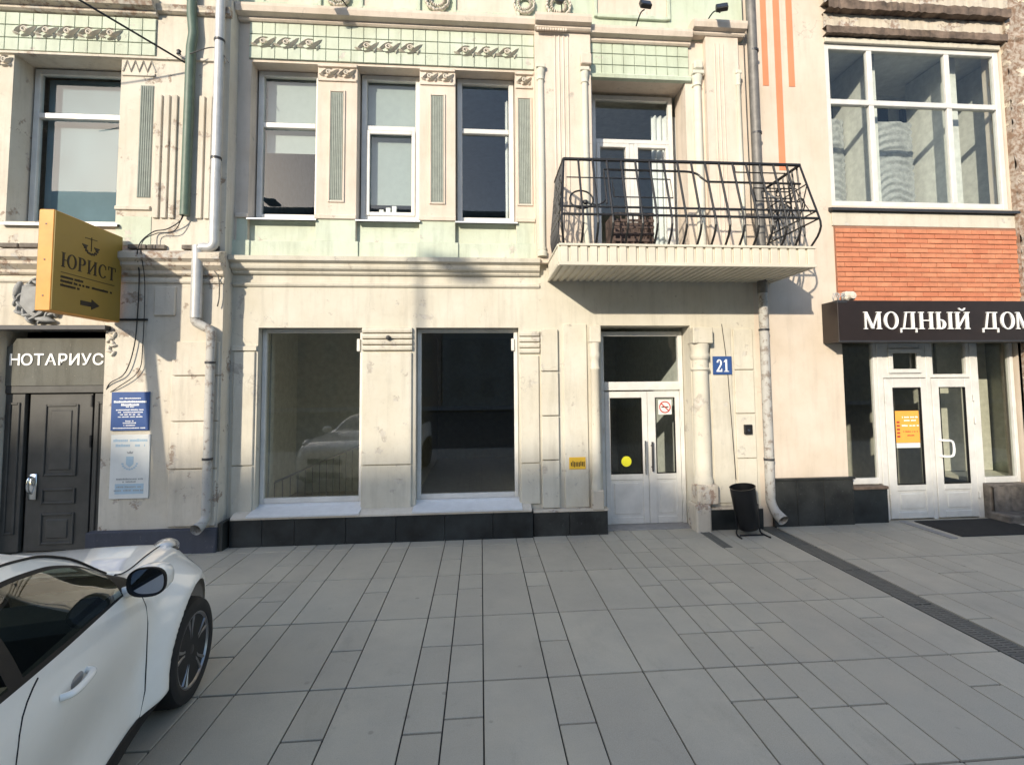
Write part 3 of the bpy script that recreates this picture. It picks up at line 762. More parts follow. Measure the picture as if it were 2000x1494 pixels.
# entrance columns
def ent_col(x, y, z0, z1, r, name='entrance_column'):
    h = z1-z0
    p = [(r*1.12, 0), (r*1.15, .05), (r*1.04, .08), (r*.98, .12), (r*1.0, h*.3), (r*.92, h-.40), (r*1.10, h-.385), (r*1.10, h-.365), (r*.93, h-.35), (r*.93, h-.24), (r*1.08, h-.22), (r*1.14, h-.17), (r*1.02, h-.12), (r*1.10, h-.06), (r*1.18, h)]
    c = MB().lathe(p, x, y, z0, 18).build(name, 'plaster_cream', bld, smooth=40)
    B(x-r*1.2, x+r*1.2, y-r*1.2, .05, z1, z1+.24, .012).build('abacus', 'plaster_cream', c)
    B(x-r*1.25, x+r*1.25, y-r*1.3, .05, z0-.28, z0, .015).build('column_base', 'plaster_worn', c)
ent_col(1.655, -.06, .62, 2.72, .068)
ent_col(3.245, -.03, .66, 2.70, .125)
B(3.06, 3.28, -.20, .12, -.05, .385, .02).build('column_base', 'plaster_worn', bld)
# entrance door
fy = .28
ef = window(bld, 1.80, 3.11, 2.02, 2.92, fy, (), (), .07, .08, 'window_glass', 'transom_window', tb=.13)
for a, b in ((1.80, 1.87), (3.05, 3.11)): B(a, b, fy, fy+.08, .0, 2.02, .006).build('door_jamb', 'pvc_white', bld)
def pvc_leaf(x0, x1, z0, z1, y, parent, gx, gz0, gz1, gl='window_glass', kz=None, name='door'):
    m = MB(); a, b = gx
    m.box(x0, a, y, y+.06, z0, z1, .006); m.box(b, x1, y, y+.06, z0, z1, .006)
    m.box(a, b, y+.001, y+.059, gz1, z1, .006); m.box(a, b, y+.001, y+.059, gz0-.09, gz0, .006); m.box(a, b, y+.001, y+.059, z0, z0+.10, .006)
    m.box(a, b, y+.014, y+.05, z0+.10, gz0-.09); m.box(a+.045, b-.045, y+.004, y+.02, z0+.145, gz0-.135, .008)
    d = m.build(name, 'pvc_white', parent)
    MB().add([(a-.01, y+.03, gz0-.01), (b+.01, y+.03, gz0-.01), (b+.01, y+.03, gz1+.01), (a-.01, y+.03, gz1+.01)], [(0, 1, 2, 3)]).build('pane', gl, d)
    g = MB()
    g.box(a, a+.012, y-.003, y+.03, gz0, gz1); g.box(b-.012, b, y-.003, y+.03, gz0, gz1); g.box(a+.012, b-.012, y-.002, y+.03, gz0, gz0+.012); g.box(a+.012, b-.012, y-.002, y+.03, gz1-.012, gz1)
    g.build('gasket', 'car_trim', d)
    return d
dl = pvc_leaf(1.875, 2.535, .02, 2.0, fy+.005, bld, (1.955, 2.445), .76, 1.905)
dr = pvc_leaf(2.541, 3.045, .02, 2.0, fy+.005, bld, (2.66, 2.965), .76, 1.905)
def bar_handle(x, z0, z1, y, parent, mat='chrome', r=.014, out=.06):
    m = MB(); m.tube([(x, y-out, z0), (x, y-out, z1)], r, 10); m.tube([(x, y, z0+.06), (x, y-out, z0+.06)], r*.8, 8); m.tube([(x, y, z1-.06), (x, y-out, z1-.06)], r*.8, 8)
    m.build('handle', mat, parent, smooth=40)
bar_handle(2.475, .76, 1.26, fy+.005, dl); bar_handle(2.585, .80, 1.24, fy+.005, dr, 'dark_metal', .016, .05)
for z in (.35, 1.45, 1.75): MB().tube([(3.052, fy-.004, z), (3.052, fy-.004, z+.10)], .011, 8).build('hinge', 'pvc_white', dr, smooth=40)
B(1.85, 1.865, fy-.02, fy, 1.36, 1.46, .004).build('hinge', 'pvc_white', dl)
B(1.80, 3.11, .02, .5, -.02, .018, .005).build('threshold', 'kerb_stone', bld)
# soft strip lights on the ceiling of the entrance hall, unlit tubes
for x0, x1, y in ((2.1, 3.25, 1.0), (2.35, 3.45, 2.2)):
    B(x0, x1, y, y+.12, 3.25, 3.32, .01).build('ceiling_lamp', 'letter_white', bld)
# notary doorway
NY = BY+.14
nb = MB().prism([(-6.22, 2.17), (-4.92, 2.17), (-4.92, 2.68), (-4.99, 2.72), (-5.02, 2.80), (-6.10, 2.80), (-6.15, 2.72), (-6.22, 2.68)], NY-.02, NY+.03).build('transom_board', 'grey_board', bld)
for k, ch in enumerate('НОТАРИУС'):
    text_on(ch, .205, .004, 'letter_white', nb, (-6.11+.147*k, NY-.025, 2.44), (R(90), 0, 0), 'letter', .003, 1.02)
B(-6.6, -4.86, BY-.10, BY+.02, 2.885, 2.945, .006).build('door_hood', 'dark_metal', bld)
B(-6.22, -4.92, NY+.12, NY+.2, -.05, 2.17).build('door_surround', 'door_grey', bld)
B(-6.22, -4.92, NY-.015, NY+.1, 2.07, 2.168, .006).build('door_lintel', 'door_grey', bld)
def panelled(x0, x1, z0, z1, y, rects, name, parent=bld):
    m = MB(); m.box(x0, x1, y, y+.06, z0, z1, .005)
    d = m.build(name, 'door_grey', parent)
    for a, b, c_, e in rects:
        f = MB(); t = .028
        f.box(a, a+t, y-.018, y+.01, c_, e, .006); f.box(b-t, b, y-.018, y+.01, c_, e, .006); f.box(a+t, b-t, y-.017, y+.01, c_, c_+t, .006); f.box(a+t, b-t, y-.017, y+.01, e-t, e, .006)
        f.box(a+t+.05, b-t-.05, y-.012, y+.01, c_+t+.05, e-t-.05, .01) if b-a > .3 and e-c_ > .3 else None
        f.build('door_panel', 'door_grey', d)
    return d
nd = panelled(-5.94, -5.16, .02, 2.06, NY+.03, [(-5.75, -5.33, .98, 1.92), (-5.75, -5.33, .62, .82), (-5.75, -5.33, .10, .5)], 'door')
panelled(-6.22, -5.98, .02, 2.06, NY+.0, [(-6.17, -6.03, .25, 1.95)], 'side_panel'); panelled(-5.12, -4.92, .02, 2.06, NY+.0, [(-5.08, -4.95, .25, 1.95)], 'side_panel')
m = MB(); m.box(-5.90, -5.80, NY+.005, NY+.03, .68, 1.02, .008); m.tube(smooth_path([(-5.85, NY+.02, .98), (-5.85, NY-.05, .96), (-5.85, NY-.055, .82), (-5.85, NY+.02, .76)]), .016, 8); m.build('handle', 'chrome', nd, smooth=50)
for z in (1.35, 1.88): MB().tube([(-5.145, NY-.01, z), (-5.145, NY-.01, z+.16)], .016, 8).build('hinge', 'black_iron', nd, smooth=40)
# cartouche behind the sign
m = MB(); rg = random.Random(21)
for k in range(26):
    a = R(95+11*k); q = .25+.03*math.sin(k*1.9)
    m.ell((-5.74+q*math.cos(a), BY-.03, 3.27+q*.95*math.sin(a)), (.075, .05, .028), a+R(60+60*(k % 2)), 8, 5)
m.prism([(-5.90, 3.45), (-5.58, 3.45), (-5.56, 3.22), (-5.66, 3.10), (-5.74, 3.05), (-5.82, 3.10), (-5.92, 3.22)], BY-.09, BY)
m.prism([(-5.85, 3.41), (-5.63, 3.41), (-5.61, 3.24), (-5.74, 3.11), (-5.87, 3.24)], BY-.12, BY-.085)
m.ell((-5.97, BY-.06, 3.42), (.045, .05, .11), R(-18)); m.ell((-5.64, BY-.05, 3.02), (.13, .05, .035), R(-8))
m.build('cartouche_relief', 'plaster_grey', bld, smooth=50)
m = MB()
for k in range(9): m.ell((-4.84+.035*math.sin(k*1.7), BY-.012, 2.86-.035*k), (.045, .025, .02), k*1.3)
m.build('scroll_relief', 'stucco_white', bld, smooth=50)
# roof slab above everything
B(-9, 4.13, .0, 8, 9.2, 9.35).build('roof', 'far_roof', bld)
m = MB(); m.add([(-9, 8, -.2), (4.13, 8, -.2), (4.13, 8, 9.2), (-9, 8, 9.2)], [(0, 1, 2, 3)]); m.add([(-9, BY, -.2), (-9, 8, -.2), (-9, 8, 9.2), (-9, BY, 9.2)], [(0, 1, 2, 3)])
m.add([(4.13, 0, -.2), (4.13, 8, -.2), (4.13, 8, 9.2), (4.13, 0, 9.2)], [(0, 1, 2, 3)]); m.build('rear_wall', 'far_wall', bld)

# ================================================================== balcony (part of the plaster building)
bal = B(1.02, 4.38, -1.045, .0, 3.66, 3.885).build('balcony', 'plaster_worn', bld)
def sheet_profile(w, n, d):
    m = MB(); s = w/n; pts = []
    for k in range(n): pts += [(k*s, 0), (k*s+s*.3, 0), (k*s+s*.42, -d), (k*s+s*.88, -d)]
    pts.append((w, 0)); return pts
# soffit of ribbed sheet, ribs running out from the wall
pts = sheet_profile(3.36, 34, .022); m = MB()
vs = [(1.02+x, -1.04, 3.655+z) for x, z in pts]+[(1.02+x, -.003, 3.655+z) for x, z in pts]; n = len(pts)
m.add(vs, [(i, i+1, i+1+n, i+n) for i in range(n-1)]); m.build('soffit_sheet', 'cladding_cream', bal)
pm = MB().prism([(-.060, 0), (.060, 0), (.060, .215), (-.060, .215)], -.004, 0)
pm = MB(); pm.box(-.062, -.030, -.006, 0, 0, .215, .002); pm.box(-.030, .062, -.030, 0, 0, .215, .006)
pme = pm.mesh('fascia_panel', 'cladding_cream')
for k in range(27): inst('fascia_panel', pme, bal, (1.045+.1265*k+.0, -1.046, 3.665))
for k in range(8):
    o = inst('fascia_panel', pme, bal, (1.018, -.98+.1265*k, 3.665)); o.rotation_euler = (0, 0, R(-90))
for k in range(8):
    o = inst('fascia_panel', pme, bal, (4.382, -.98+.1265*k, 3.665)); o.rotation_euler = (0, 0, R(90))
def trim(z0, z1, o_):
    m = MB(); m.box(1.0-o_, 4.41+o_, -1.082-o_, -1.04, z0, z1, .004); m.box(.985-o_, 1.015, -1.04, -.003, z0+.0005, z1-.0005, .004); m.box(4.385, 4.418+o_, -1.04, -.003, z0+.0005, z1-.0005, .004)
    m.build('fascia_trim', 'cladding_cream', bal)
trim(3.625, 3.668, .004); trim(3.875, 3.905, .008)
# wrought-iron railing, pot-bellied
def bar_pt(z):       # stand-off of the railing from the wall line at height z
    T = [(3.905, 1.00), (3.97, 1.06), (4.05, 1.13), (4.14, 1.165), (4.22, 1.16), (4.36, 1.12), (4.65, 1.03), (5.08, .90)]
    return float(np.interp(z, [t[0] for t in T], [t[1] for t in T]))
ZB = [3.905, 3.94, 3.98, 4.03, 4.09, 4.15, 4.22, 4.36, 4.65, 5.07]
def xfront(u, z): return (u, -bar_pt(z), z)
LX, RX = 1.10, 4.36
kb = 0
for k in range(1, 17):
    x = LX+(RX-LX)*k/17
    MB().tube([xfront(x, z) for z in ZB], .015, 6).build('baluster', 'black_iron', bal)
def railing_run(fn, u0, u1, z, r, n=2, name='rail'):
    MB().tube([fn(u0+(u1-u0)*i/n, z) for i in range(n+1)], r, 6).build(name, 'black_iron', bal)
railing_run(xfront, LX, RX, 5.08, .024, name='handrail'); railing_run(xfront, LX-.074, RX+.074, 4.26, .017); railing_run(xfront, LX-.064, RX+.064, 4.37, .015)
MB().tube([xfront(1.62, 4.42), xfront(1.62, 4.93), xfront(2.72, 4.93)]+[xfront(2.72+.2*math.sin(a)*1.0, 4.93-.085*(1-math.cos(a))) for a in [.3*i for i in range(1, 6)]]+[xfront(3.0, 4.78), xfront(4.30, 4.78)], .015, 6).build('rail', 'black_iron', bal)
MB().tube([xfront(3.42, 5.03), xfront(3.42, 4.94), xfront(4.12, 4.94)], .009, 6).build('rail', 'black_iron', bal)
MB().tube([xfront(1.12, 4.80), xfront(1.9, 4.80)], .009, 6).build('rail', 'black_iron', bal)
def scroll(fn, u, z, r, turns=1.6, a0=0., sgn=1, tk=.010):
    pts = []
    for i in range(int(26*turns)):
        a = a0+sgn*2*math.pi*i/26; q = r*(1-.55*i/(26*turns)); pts.append(fn(u+q*math.cos(a), z+q*math.sin(a)))
    MB().tube(pts, tk, 6).build('scroll', 'black_iron', bal, smooth=60)
ring = [xfront(1.29+.15*math.cos(a), 4.47+.13*math.sin(a)) for a in [2*math.pi*i/28 for i in range(29)]]
MB().tube(ring, .011, 6).build('scroll', 'black_iron', bal, smooth=60); MB().ell((1.34, -1.10, 4.43), (.035, .025, .035)).build('rosette', 'black_iron', bal, smooth=60)
MB().tube(smooth_path([xfront(1.36, 4.42), xfront(1.50, 4.40), xfront(1.60, 4.47), xfront(1.62, 4.60)]), .010, 6).build('scroll', 'black_iron', bal)
for side, sx in ((-1, LX), (1, RX)):
    MB().tube([(sx+side*(bar_pt(z)-.90)*.30, -bar_pt(z), z) for z in ZB], .015, 6).build('baluster', 'black_iron', bal)
    def fs(u, z, side=side, sx=sx):               # u: distance out from the wall
        return (sx+side*(bar_pt(z)-.90)*.30, -u, z)
    for k in range(8): MB().tube([fs(.06+.11*k, z) for z in ZB], .012, 6).build('baluster', 'black_iron', bal)
    for z, r, u1 in ((5.08, .022, .90), (4.37, .011, 1.10), (4.26, .012, 1.14), (4.78, .010, .99)):
        MB().tube([fs(.01, z), fs(u1, z)], r, 6).build('handrail' if r > .015 else 'rail', 'black_iron', bal)
    for u, z, r in ((.22, 4.60, .10), (.50, 4.58, .12), (.80, 4.56, .12), (.36, 4.90, .07), (.68, 4.88, .08)):
        scroll(fs, u, z, r, 1.5, random.random()*6, side, .009)
    for u in (.15, .45, .75): MB().tube([fs(u, 4.38), fs(u+.25, 4.78)], .007, 6).build('rail', 'black_iron', bal); MB().tube([fs(u+.25, 4.38), fs(u, 4.78)], .007, 6).build('rail', 'black_iron', bal)
for x0, x1, z0, z1 in ((3.62, 4.22, 4.50, 4.70), (3.72, 4.12, 4.55, 4.65), (1.72, 2.5, 4.52, 4.80)):
    MB().tube([xfront(x0, z0), xfront(x1, z0), xfront(x1, z1), xfront(x0, z1), xfront(x0, z0)], .009, 6).build('meander', 'black_iron', bal)
# lattice crate standing on the balcony floor
cr = empty('lattice_crate', (2.05, -.55, 3.905), 'brown woven lattice crate on the balcony floor behind the railing', 'crate')
m = MB()
for k in range(7): m.box(1.78+.085*k, 1.80+.085*k, -.80, -.785, 3.91, 4.40)
for k in range(6): m.box(1.77, 2.33, -.812, -.80, 3.93+.088*k, 3.965+.088*k)
m.build('front_lattice', 'wicker', cr); B(1.77, 2.33, -.42, -.40, 3.91, 4.40).build('back_panel', 'wicker', cr)
for x in (1.77, 2.31): B(x, x+.02, -.785, -.42, 3.91, 4.40).build('side_panel', 'wicker', cr)

# ================================================================== shop building on the right
shp = empty('shop_building', (6.5, 0, 0), 'pink-washed building with orange painted stripes, red brick panel and fashion shop', 'building')
wbuild(wall(4.13, 10.5, -.2, 9.2, [(5.46, 8.48, 4.86, 7.56), (5.52, 8.50, -.2, 3.30)], 0, .30), 'wall', 'wall_pink', shp)
for a, b, z in ((4.42, 4.515, 6.75), (4.63, 4.735, 5.40), (4.845, 4.945, 6.75)): B(a, b, -.006, .01, z, 9.2).build('painted_stripe', 'stripe_orange', shp)
xs = [4.30, 4.66, 5.08, 5.55]
for i in range(3): B(xs[i]+.002, xs[i+1]-.002, -.06, .0, -.05, .665, .004).build('plinth_slab', 'granite_dark', shp)
B(4.27, 5.58, -.075, .0, .667, .70, .005).build('plinth_ledge', 'granite_dark', shp)
B(5.56, 6.12, -.02, .1, -.05, .50, .004).build('plinth_slab', 'granite_black', shp)
B(5.56, 6.12, -.05, .1, .502, .545, .004).build('plinth_ledge', 'wood_and_shade', shp)
# upper window with its loggia behind
w = window(shp, 5.46, 8.48, 4.86, 7.50, .02, (6.235, 7.575), (6.55,), .085, .08)
B(5.46, 8.48, -.03, .06, 7.50, 7.58, .006).build('head_trim', 'plaster_cream', w)
MB().run([(.02, 4.855), (.02, 4.83), (-.09, 4.80), (-.09, 4.76), (-.08, 4.76), (.02, 4.76)], 5.40, 8.66).build('sill', 'dark_metal', w)
B(5.44, 8.64, -.03, .01, 4.535, 4.755, .005).build('sill_band', 'plaster_cream', shp)
rr = room(shp, 5.2, 9.6, .30, 1.6, 4.6, 7.62, 'room_white', 'room_white', 'loggia')
for x in (6.45, 7.90, 8.76):
    B(x, x+.12, .32, 1.2, 4.62, 7.6).build('loggia_pier', 'room_white', rr)
for x0, x1 in ((5.3, 6.40), (6.65, 7.8), (8.1, 8.7)):
    B(x0, x1, 1.50, 1.58, 6.55, 7.35).build('inner_pane', 'far_glass', rr); B(x0, x1, 1.50, 1.58, 4.8, 6.5).build('inner_pane', 'far_glass', rr)
# cornice over it, paint flaking off an old board, with a painted shade strip below
def rough_run(x0, x1, z0, z1, y, amp, mat, name, parent, n=60):
    m = MB(); rg = random.Random(sum(map(ord, name)) % 97+int(z0*10)); pr = []
    for i in range(n+1):
        x = x0+(x1-x0)*i/n; pr.append((x, z0+rg.uniform(-amp, amp), z1+rg.uniform(-amp, amp), y-rg.uniform(0, amp*1.5)))
    vs = []
    for x, a, b, yy in pr: vs += [(x, 0, a), (x, yy, a), (x, yy, b), (x, 0, b)]
    fs = []
    for i in range(n):
        for k in range(3): fs.append((4*i+k, 4*i+k+1, 4*i+5+k, 4*i+4+k))
    m.add(vs, fs); m.build(name, mat, parent)
rough_run(5.44, 8.56, 7.96, 8.10, -.16, .012, 'wood_and_shade', 'old_cornice_board', shp)
rough_run(5.42, 8.58, 8.10, 8.6, -.10, .012, 'plaster_worn', 'cornice_band', shp)
rough_run(5.44, 8.54, 7.72, 7.955, -.04, .006, 'plaster_worn', 'cornice_band', shp)
rough_run(5.44, 8.55, 7.60, 7.715, -.10, .008, 'wood_and_shade', 'old_cornice_board', shp)  # no board here: dark strip painted in for the shadow under the cornice
# flaking pier at the far right
m = MB(); nx, nz = 14, 90; rg = random.Random(11); vs = []
for i in range(nx+1):
    for j in range(nz+1): vs.append((8.52+1.4*i/nx, -.07-rg.random()**2*.05, 3.35+5.4*j/nz))
m.add(vs, [(i*(nz+1)+j, (i+1)*(nz+1)+j, (i+1)*(nz+1)+j+1, i*(nz+1)+j+1) for i in range(nx) for j in range(nz)])
m.add([(8.52, 0, 3.35), (8.52, -.09, 3.35), (8.52, -.09, 8.75), (8.52, 0, 8.75)], [(0, 1, 2, 3)])
m.build('flaking_pier', 'plaster_ruin', shp, smooth=30)
B(8.50, 9.9, -.05, .05, -.1, 3.3, .01).build('lower_pier', 'plaster_ruin', shp)
# red brick panel, brick by brick
bp = B(5.47, 8.72, -.030, .0, 3.34, 4.53).build('brick_panel', 'mortar', shp)
bme = [B(-.122, .122, -.012-.002*k, .01, -.0325, .0325, .004).mesh('brick', 'brick_orange') for k in range(3)]
hme = B(-.058, .058, -.013, .01, -.0325, .0325, .004).mesh('brick', 'brick_orange')
rg = random.Random(4)
for j in range(15):
    z = 3.385+.0765*j; x = 5.475
    if j % 2: inst('brick', hme, bp, (x+.06, -.03, z)); x += .127
    while x+.244 < 8.72:
        inst('brick', bme[rg.randrange(3)], bp, (x+.123, -.03+rg.uniform(-.002, .002), z)); x += .2535
# shop front
SY = .10
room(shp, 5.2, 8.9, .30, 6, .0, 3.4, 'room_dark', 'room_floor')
B(7.86, 7.92, .95, 3.2, .02, 3.3).build('display_wall', 'room_white', shp)
B(7.92, 8.85, .90, .94, .57, 3.3).build('display_wall', 'room_white', shp)
B(7.84, 8.85, .32, .98, .50, .56).build('display_floor', 'room_white', shp)
wl = window(shp, 5.50, 6.15, .55, 3.28, SY, (), (), .055, .08, 'shop_glass', 'shop_window', tb=.09)
wr = window(shp, 7.80, 8.47, .52, 3.28, SY, (), (), .055, .08, 'shop_glass', 'shop_window', tb=.09)
m = MB()
for x0, x1 in ((6.15, 6.24), (6.955, 7.03), (7.71, 7.80)): m.box(x0, x1, SY-.012, SY+.08, .0, 3.28, .006)
m.build('shop_frame', 'pvc_white', shp)
vt = window(shp, 6.24, 6.955, 2.17, 3.28, SY-.005, (), (2.68,), .10, .08, 'shop_glass', 'vent_window')
m = MB(); m.box(6.33, 6.87, SY-.035, SY, 2.245, 2.31, .006); m.box(6.33, 6.87, SY-.035, SY, 2.56, 2.625, .006); m.box(6.33, 6.40, SY-.034, SY, 2.31, 2.56, .006); m.box(6.80, 6.87, SY-.034, SY, 2.31, 2.56, .006); m.build('sash', 'pvc_white', vt)
window(shp, 7.03, 7.71, 2.17, 3.28, SY-.003, (), (), .055, .08, 'shop_glass', 'transom_window')
dA = pvc_leaf(6.245, 6.95, .02, 2.16, SY-.02, shp, (6.375, 6.84), .53, 2.02, 'shop_glass')
dB = pvc_leaf(7.035, 7.705, .02, 2.16, SY-.02, shp, (7.15, 7.59), .53, 2.02, 'shop_glass')
MB().tube(smooth_path([(7.10, SY-.02, 1.20), (7.17, SY-.08, 1.20), (7.24, SY-.09, 1.19), (7.27, SY-.09, 1.13), (7.27, SY-.09, 1.02), (7.24, SY-.09, .965), (7.17, SY-.08, .955), (7.10, SY-.02, .955)]), .018, 8).build('handle', 'letter_white', dB, smooth=50)
for d, x in ((dA, 6.235), (dB, 7.715)):
    for z in (1.45, 1.80, .3): MB().tube([(x, SY-.035, z), (x, SY-.035, z+.10)], .013, 8).build('hinge', 'pvc_white', d, smooth=40)
rough_run(7.80, 9.6, .10, .50, -.05, .022, 'rubble', 'rubble_plinth', shp, 40)
B(7.80, 9.6, -.02, .12, -.05, .515, .01).build('rubble_core', 'rubble', shp)
B(7.76, 9.6, -.32, .0, -.05, .12, .02).build('stone_step', 'rubble', shp)
B(4.13, 10.5, 0, 8, 9.2, 9.35).build('roof', 'far_roof', shp)
m = MB(); m.add([(4.14, 8, -.2), (10.5, 8, -.2), (10.5, 8, 9.2), (4.14, 8, 9.2)], [(0, 1, 2, 3)]); m.add([(10.5, 0, -.2), (10.5, 8, -.2), (10.5, 8, 9.2), (10.5, 0, 9.2)], [(0, 1, 2, 3)]); m.build('rear_wall', 'far_wall', shp)

# ================================================================== signs
sg = solo(B(5.21, 9.6, -.36, -.005, 2.70, 3.31, .006), 'shop_sign', 'sign_brown', (7.4, 0, 2.70), 'long dark brown fascia sign with white serif letters over the shop door', 'sign')
serif('МОДНЫЙ ДОМ', .255, 'letter_white', sg, lambda u, v, d: (5.60+u, -.362-d, 2.885+v), .02, .09, fit=2.72)
m = MB(); m.box(5.205, 5.36, -.365, -.30, 3.27, 3.315, .004); m.box(5.205, 9.6, -.366, -.34, 2.695, 2.72, .003); m.build('edge_trim', 'dark_metal', sg)
# projecting lawyer's sign
ly = empty('projecting_sign', (-4.785, -.25, 3.0), 'ochre box sign with an arrow sticking out from the wall above the grey door', 'sign')
B(-4.862, -4.708, -1.415, -.325, 2.985, 4.115, .006).build('casing', 'sign_orange', ly)
fc = B(-4.712, -4.700, -1.405, -.335, 2.995, 4.105).build('face', 'sign_ochre', ly)
B(-4.870, -4.858, -1.405, -.335, 2.995, 4.105).build('face', 'sign_ochre', ly)
pl = lambda u, v, d: (-4.70+d, -1.30+u, v)
serif('ЮРИСТ', .165, 'letter_dark', fc, lambda u, v, d: pl(u, 3.50+v, d), .004, .10, fit=.86)
def flat(polys, mat, parent, z0, name, place=pl, d=.004):
    m = MB()
    for q in polys:
        n = len(q); vs = [place(u, z0+v, -.001) for u, v in q]+[place(u, z0+v, d) for u, v in q]
        m.add(vs, [tuple(range(n-1, -1, -1)), tuple(range(n, 2*n))]+[(i, (i+1) % n, (i+1) % n+n, i+n) for i in range(n)])
    return m.build(name, mat, parent)
flat([[(.30, .05), (.30, .105), (.47, .105), (.47, .14), (.60, .078), (.47, .015), (.47, .05)]], 'letter_dark', fc, 3.06, 'arrow')
flat([[(.0, 0), (.84, 0), (.84, .006), (0, .006)]], 'letter_dark', fc, 3.435, 'rule')
rg = random.Random(2); q = []
for row, (u1, v) in enumerate(((.33, .12), (.80, .072), (.27, .024))):
    u = 0
    while u < u1:
        l = rg.uniform(.008, .016)
        if rg.random() > .14: q.append([(u, v), (u+l, v), (u+l, v+.024+.008*(rg.random() > .8)), (u, v+.024)])
        u += l+.006
tag(flat(q, 'letter_dark', fc, 3.255, 'small_print'), kind='stuff')
em = [[(.425, .0), (.435, .0), (.435, .17), (.425, .17)], [(.33, .14), (.52, .15), (.52, .157), (.33, .147)]]
for c0 in (.33, .52): em += [[(c0-.045+.09*i/6, .055-.03*math.sin(math.pi*i/6)), (c0-.045+.09*(i+1)/6, .055-.03*math.sin(math.pi*(i+1)/6)), (c0-.045+.09*(i+1)/6, .062), (c0-.045+.09*i/6, .062)] for i in range(6)]
for k in range(7):
    a = R(200+23*k); em.append([(.43+.10*math.cos(a)-.022, .05+.085*math.sin(a)-.008), (.43+.10*math.cos(a)+.02, .05+.085*math.sin(a)-.014), (.43+.10*math.cos(a)+.024, .05+.085*math.sin(a)+.010), (.43+.10*math.cos(a)-.018, .05+.085*math.sin(a)+.014)])
flat(em, 'letter_dark', fc, 3.78, 'emblem')
m = MB(); m.box(-4.80, -4.77, -.33, -.25, 3.72, 3.75); m.box(-4.80, -4.77, -.33, -.25, 3.02, 3.05); m.box(-4.79, -4.40, -.275, -.25, 3.015, 3.04); m.box(-4.79, -4.42, -.275, -.25, 3.72, 3.745)
m.build('bracket', 'black_iron', ly)
for z in (3.15, 3.55, 3.95): MB().lathe([(.0, -.004), (.009, -.003), (.009, 0)], -4.785, -1.416, z, 8, axis='y').build('screw', 'dark_metal', ly)
# wall plaques
def lines(x0, x1, y, rows, mat, parent, h, seed, name='small_print'):
    rg = random.Random(seed); m = MB(); c = (x0+x1)/2
    for z, w in rows:
        u = -w/2
        while u < w/2:
            l = rg.uniform(.006, .014)*h/.014
            if rg.random() > .12: m.box(c+u, c+min(u+l, w/2), y-.0012, y, z, z+h*(1 if rg.random() > .25 else 1.2))
            u += l+.004
    tag(m.build(name, mat, parent), kind='stuff')
p = solo(B(-4.80, -4.335, -.275, BY, 1.575, 2.075, .002), 'wall_plaque', 'plaque_blue', (-4.57, BY, 1.575), 'blue plaque with white print on the wall beside the grey door', 'plaque')
lines(-4.80, -4.335, -.2755, [(1.985, .26), (1.875, .10), (1.835, .34), (1.805, .32), (1.775, .26), (1.745, .32), (1.69, .10), (1.665, .16), (1.635, .14), (1.60, .40)], 'letter_white', p, .013, 1)
lines(-4.80, -4.335, -.2755, [(1.935, .40), (1.895, .22)], 'letter_white', p, .022, 2)
p = solo(B(-4.79, -4.31, -.268, BY, .70, 1.52, .002), 'wall_plaque', 'plaque_white', (-4.55, BY, .70), 'tall white plaque with pale crest below the blue plaque', 'plaque')
lines(-4.79, -4.31, -.2685, [(1.43, .42), (1.365, .36)], 'print_blue', p, .030, 3)
lines(-4.79, -4.31, -.2685, [(.94, .34), (.905, .16), (.84, .30), (.795, .36)], 'print_grey', p, .018, 4)
m = MB(); m.box(-4.72, -4.37, -.2692, -.268, .76, .89); m.build('tinted_field', 'print_blue', p)
m = MB(); m.prism([(-4.595, 1.24), (-4.505, 1.24), (-4.505, 1.14), (-4.55, 1.10), (-4.595, 1.14)], -.2696, -.268)
for k in range(9):
    a = R(190+20*k); m.prism([(-4.55+.09*math.cos(a)-.012, 1.16+.085*math.sin(a)-.010), (-4.55+.09*math.cos(a)+.012, 1.16+.085*math.sin(a)-.010), (-4.55+.09*math.cos(a)+.012, 1.16+.085*math.sin(a)+.010), (-4.55+.09*math.cos(a)-.012, 1.16+.085*math.sin(a)+.010)], -.2694, -.268)
m.build('crest', 'print_blue', p)
m = MB(); m.prism([(-4.58, 1.275), (-4.52, 1.275), (-4.51, 1.305), (-4.535, 1.293), (-4.55, 1.312), (-4.565, 1.293), (-4.59, 1.305)], -.2698, -.268); m.build('crown', 'print_grey', p)
# house number
hn = solo(B(3.445, 3.735, -.042, -.022, 2.245, 2.515, .003), 'house_number', 'plaque_blue', (3.59, -.022, 2.245), 'dark blue house number plate reading 21 right of the entrance', 'sign')
serif('21', .185, 'letter_white', hn, lambda u, v, d: (3.495+u, -.042-d, 2.285+v), .003, .05, fit=.20)
yp = solo(B(1.26, 1.50, -.042, -.03, .905, 1.075, .002), 'wall_plate', 'sticker_amber', (1.38, -.03, .905), 'small amber plate on the wall left of the white entrance', 'sign')
rg = random.Random(6); m = MB()
for k in range(9): x = 1.285+.023*k; m.box(x, x+.014, -.0432, -.042, .935+rg.random()*.02, 1.03-rg.random()*.03)
tag(m.build('small_print', 'letter_dark', yp), kind='stuff')
B(1.245, 1.515, -.036, -.03, .90, 1.08, .002).build('backing', 'stucco_white', yp)
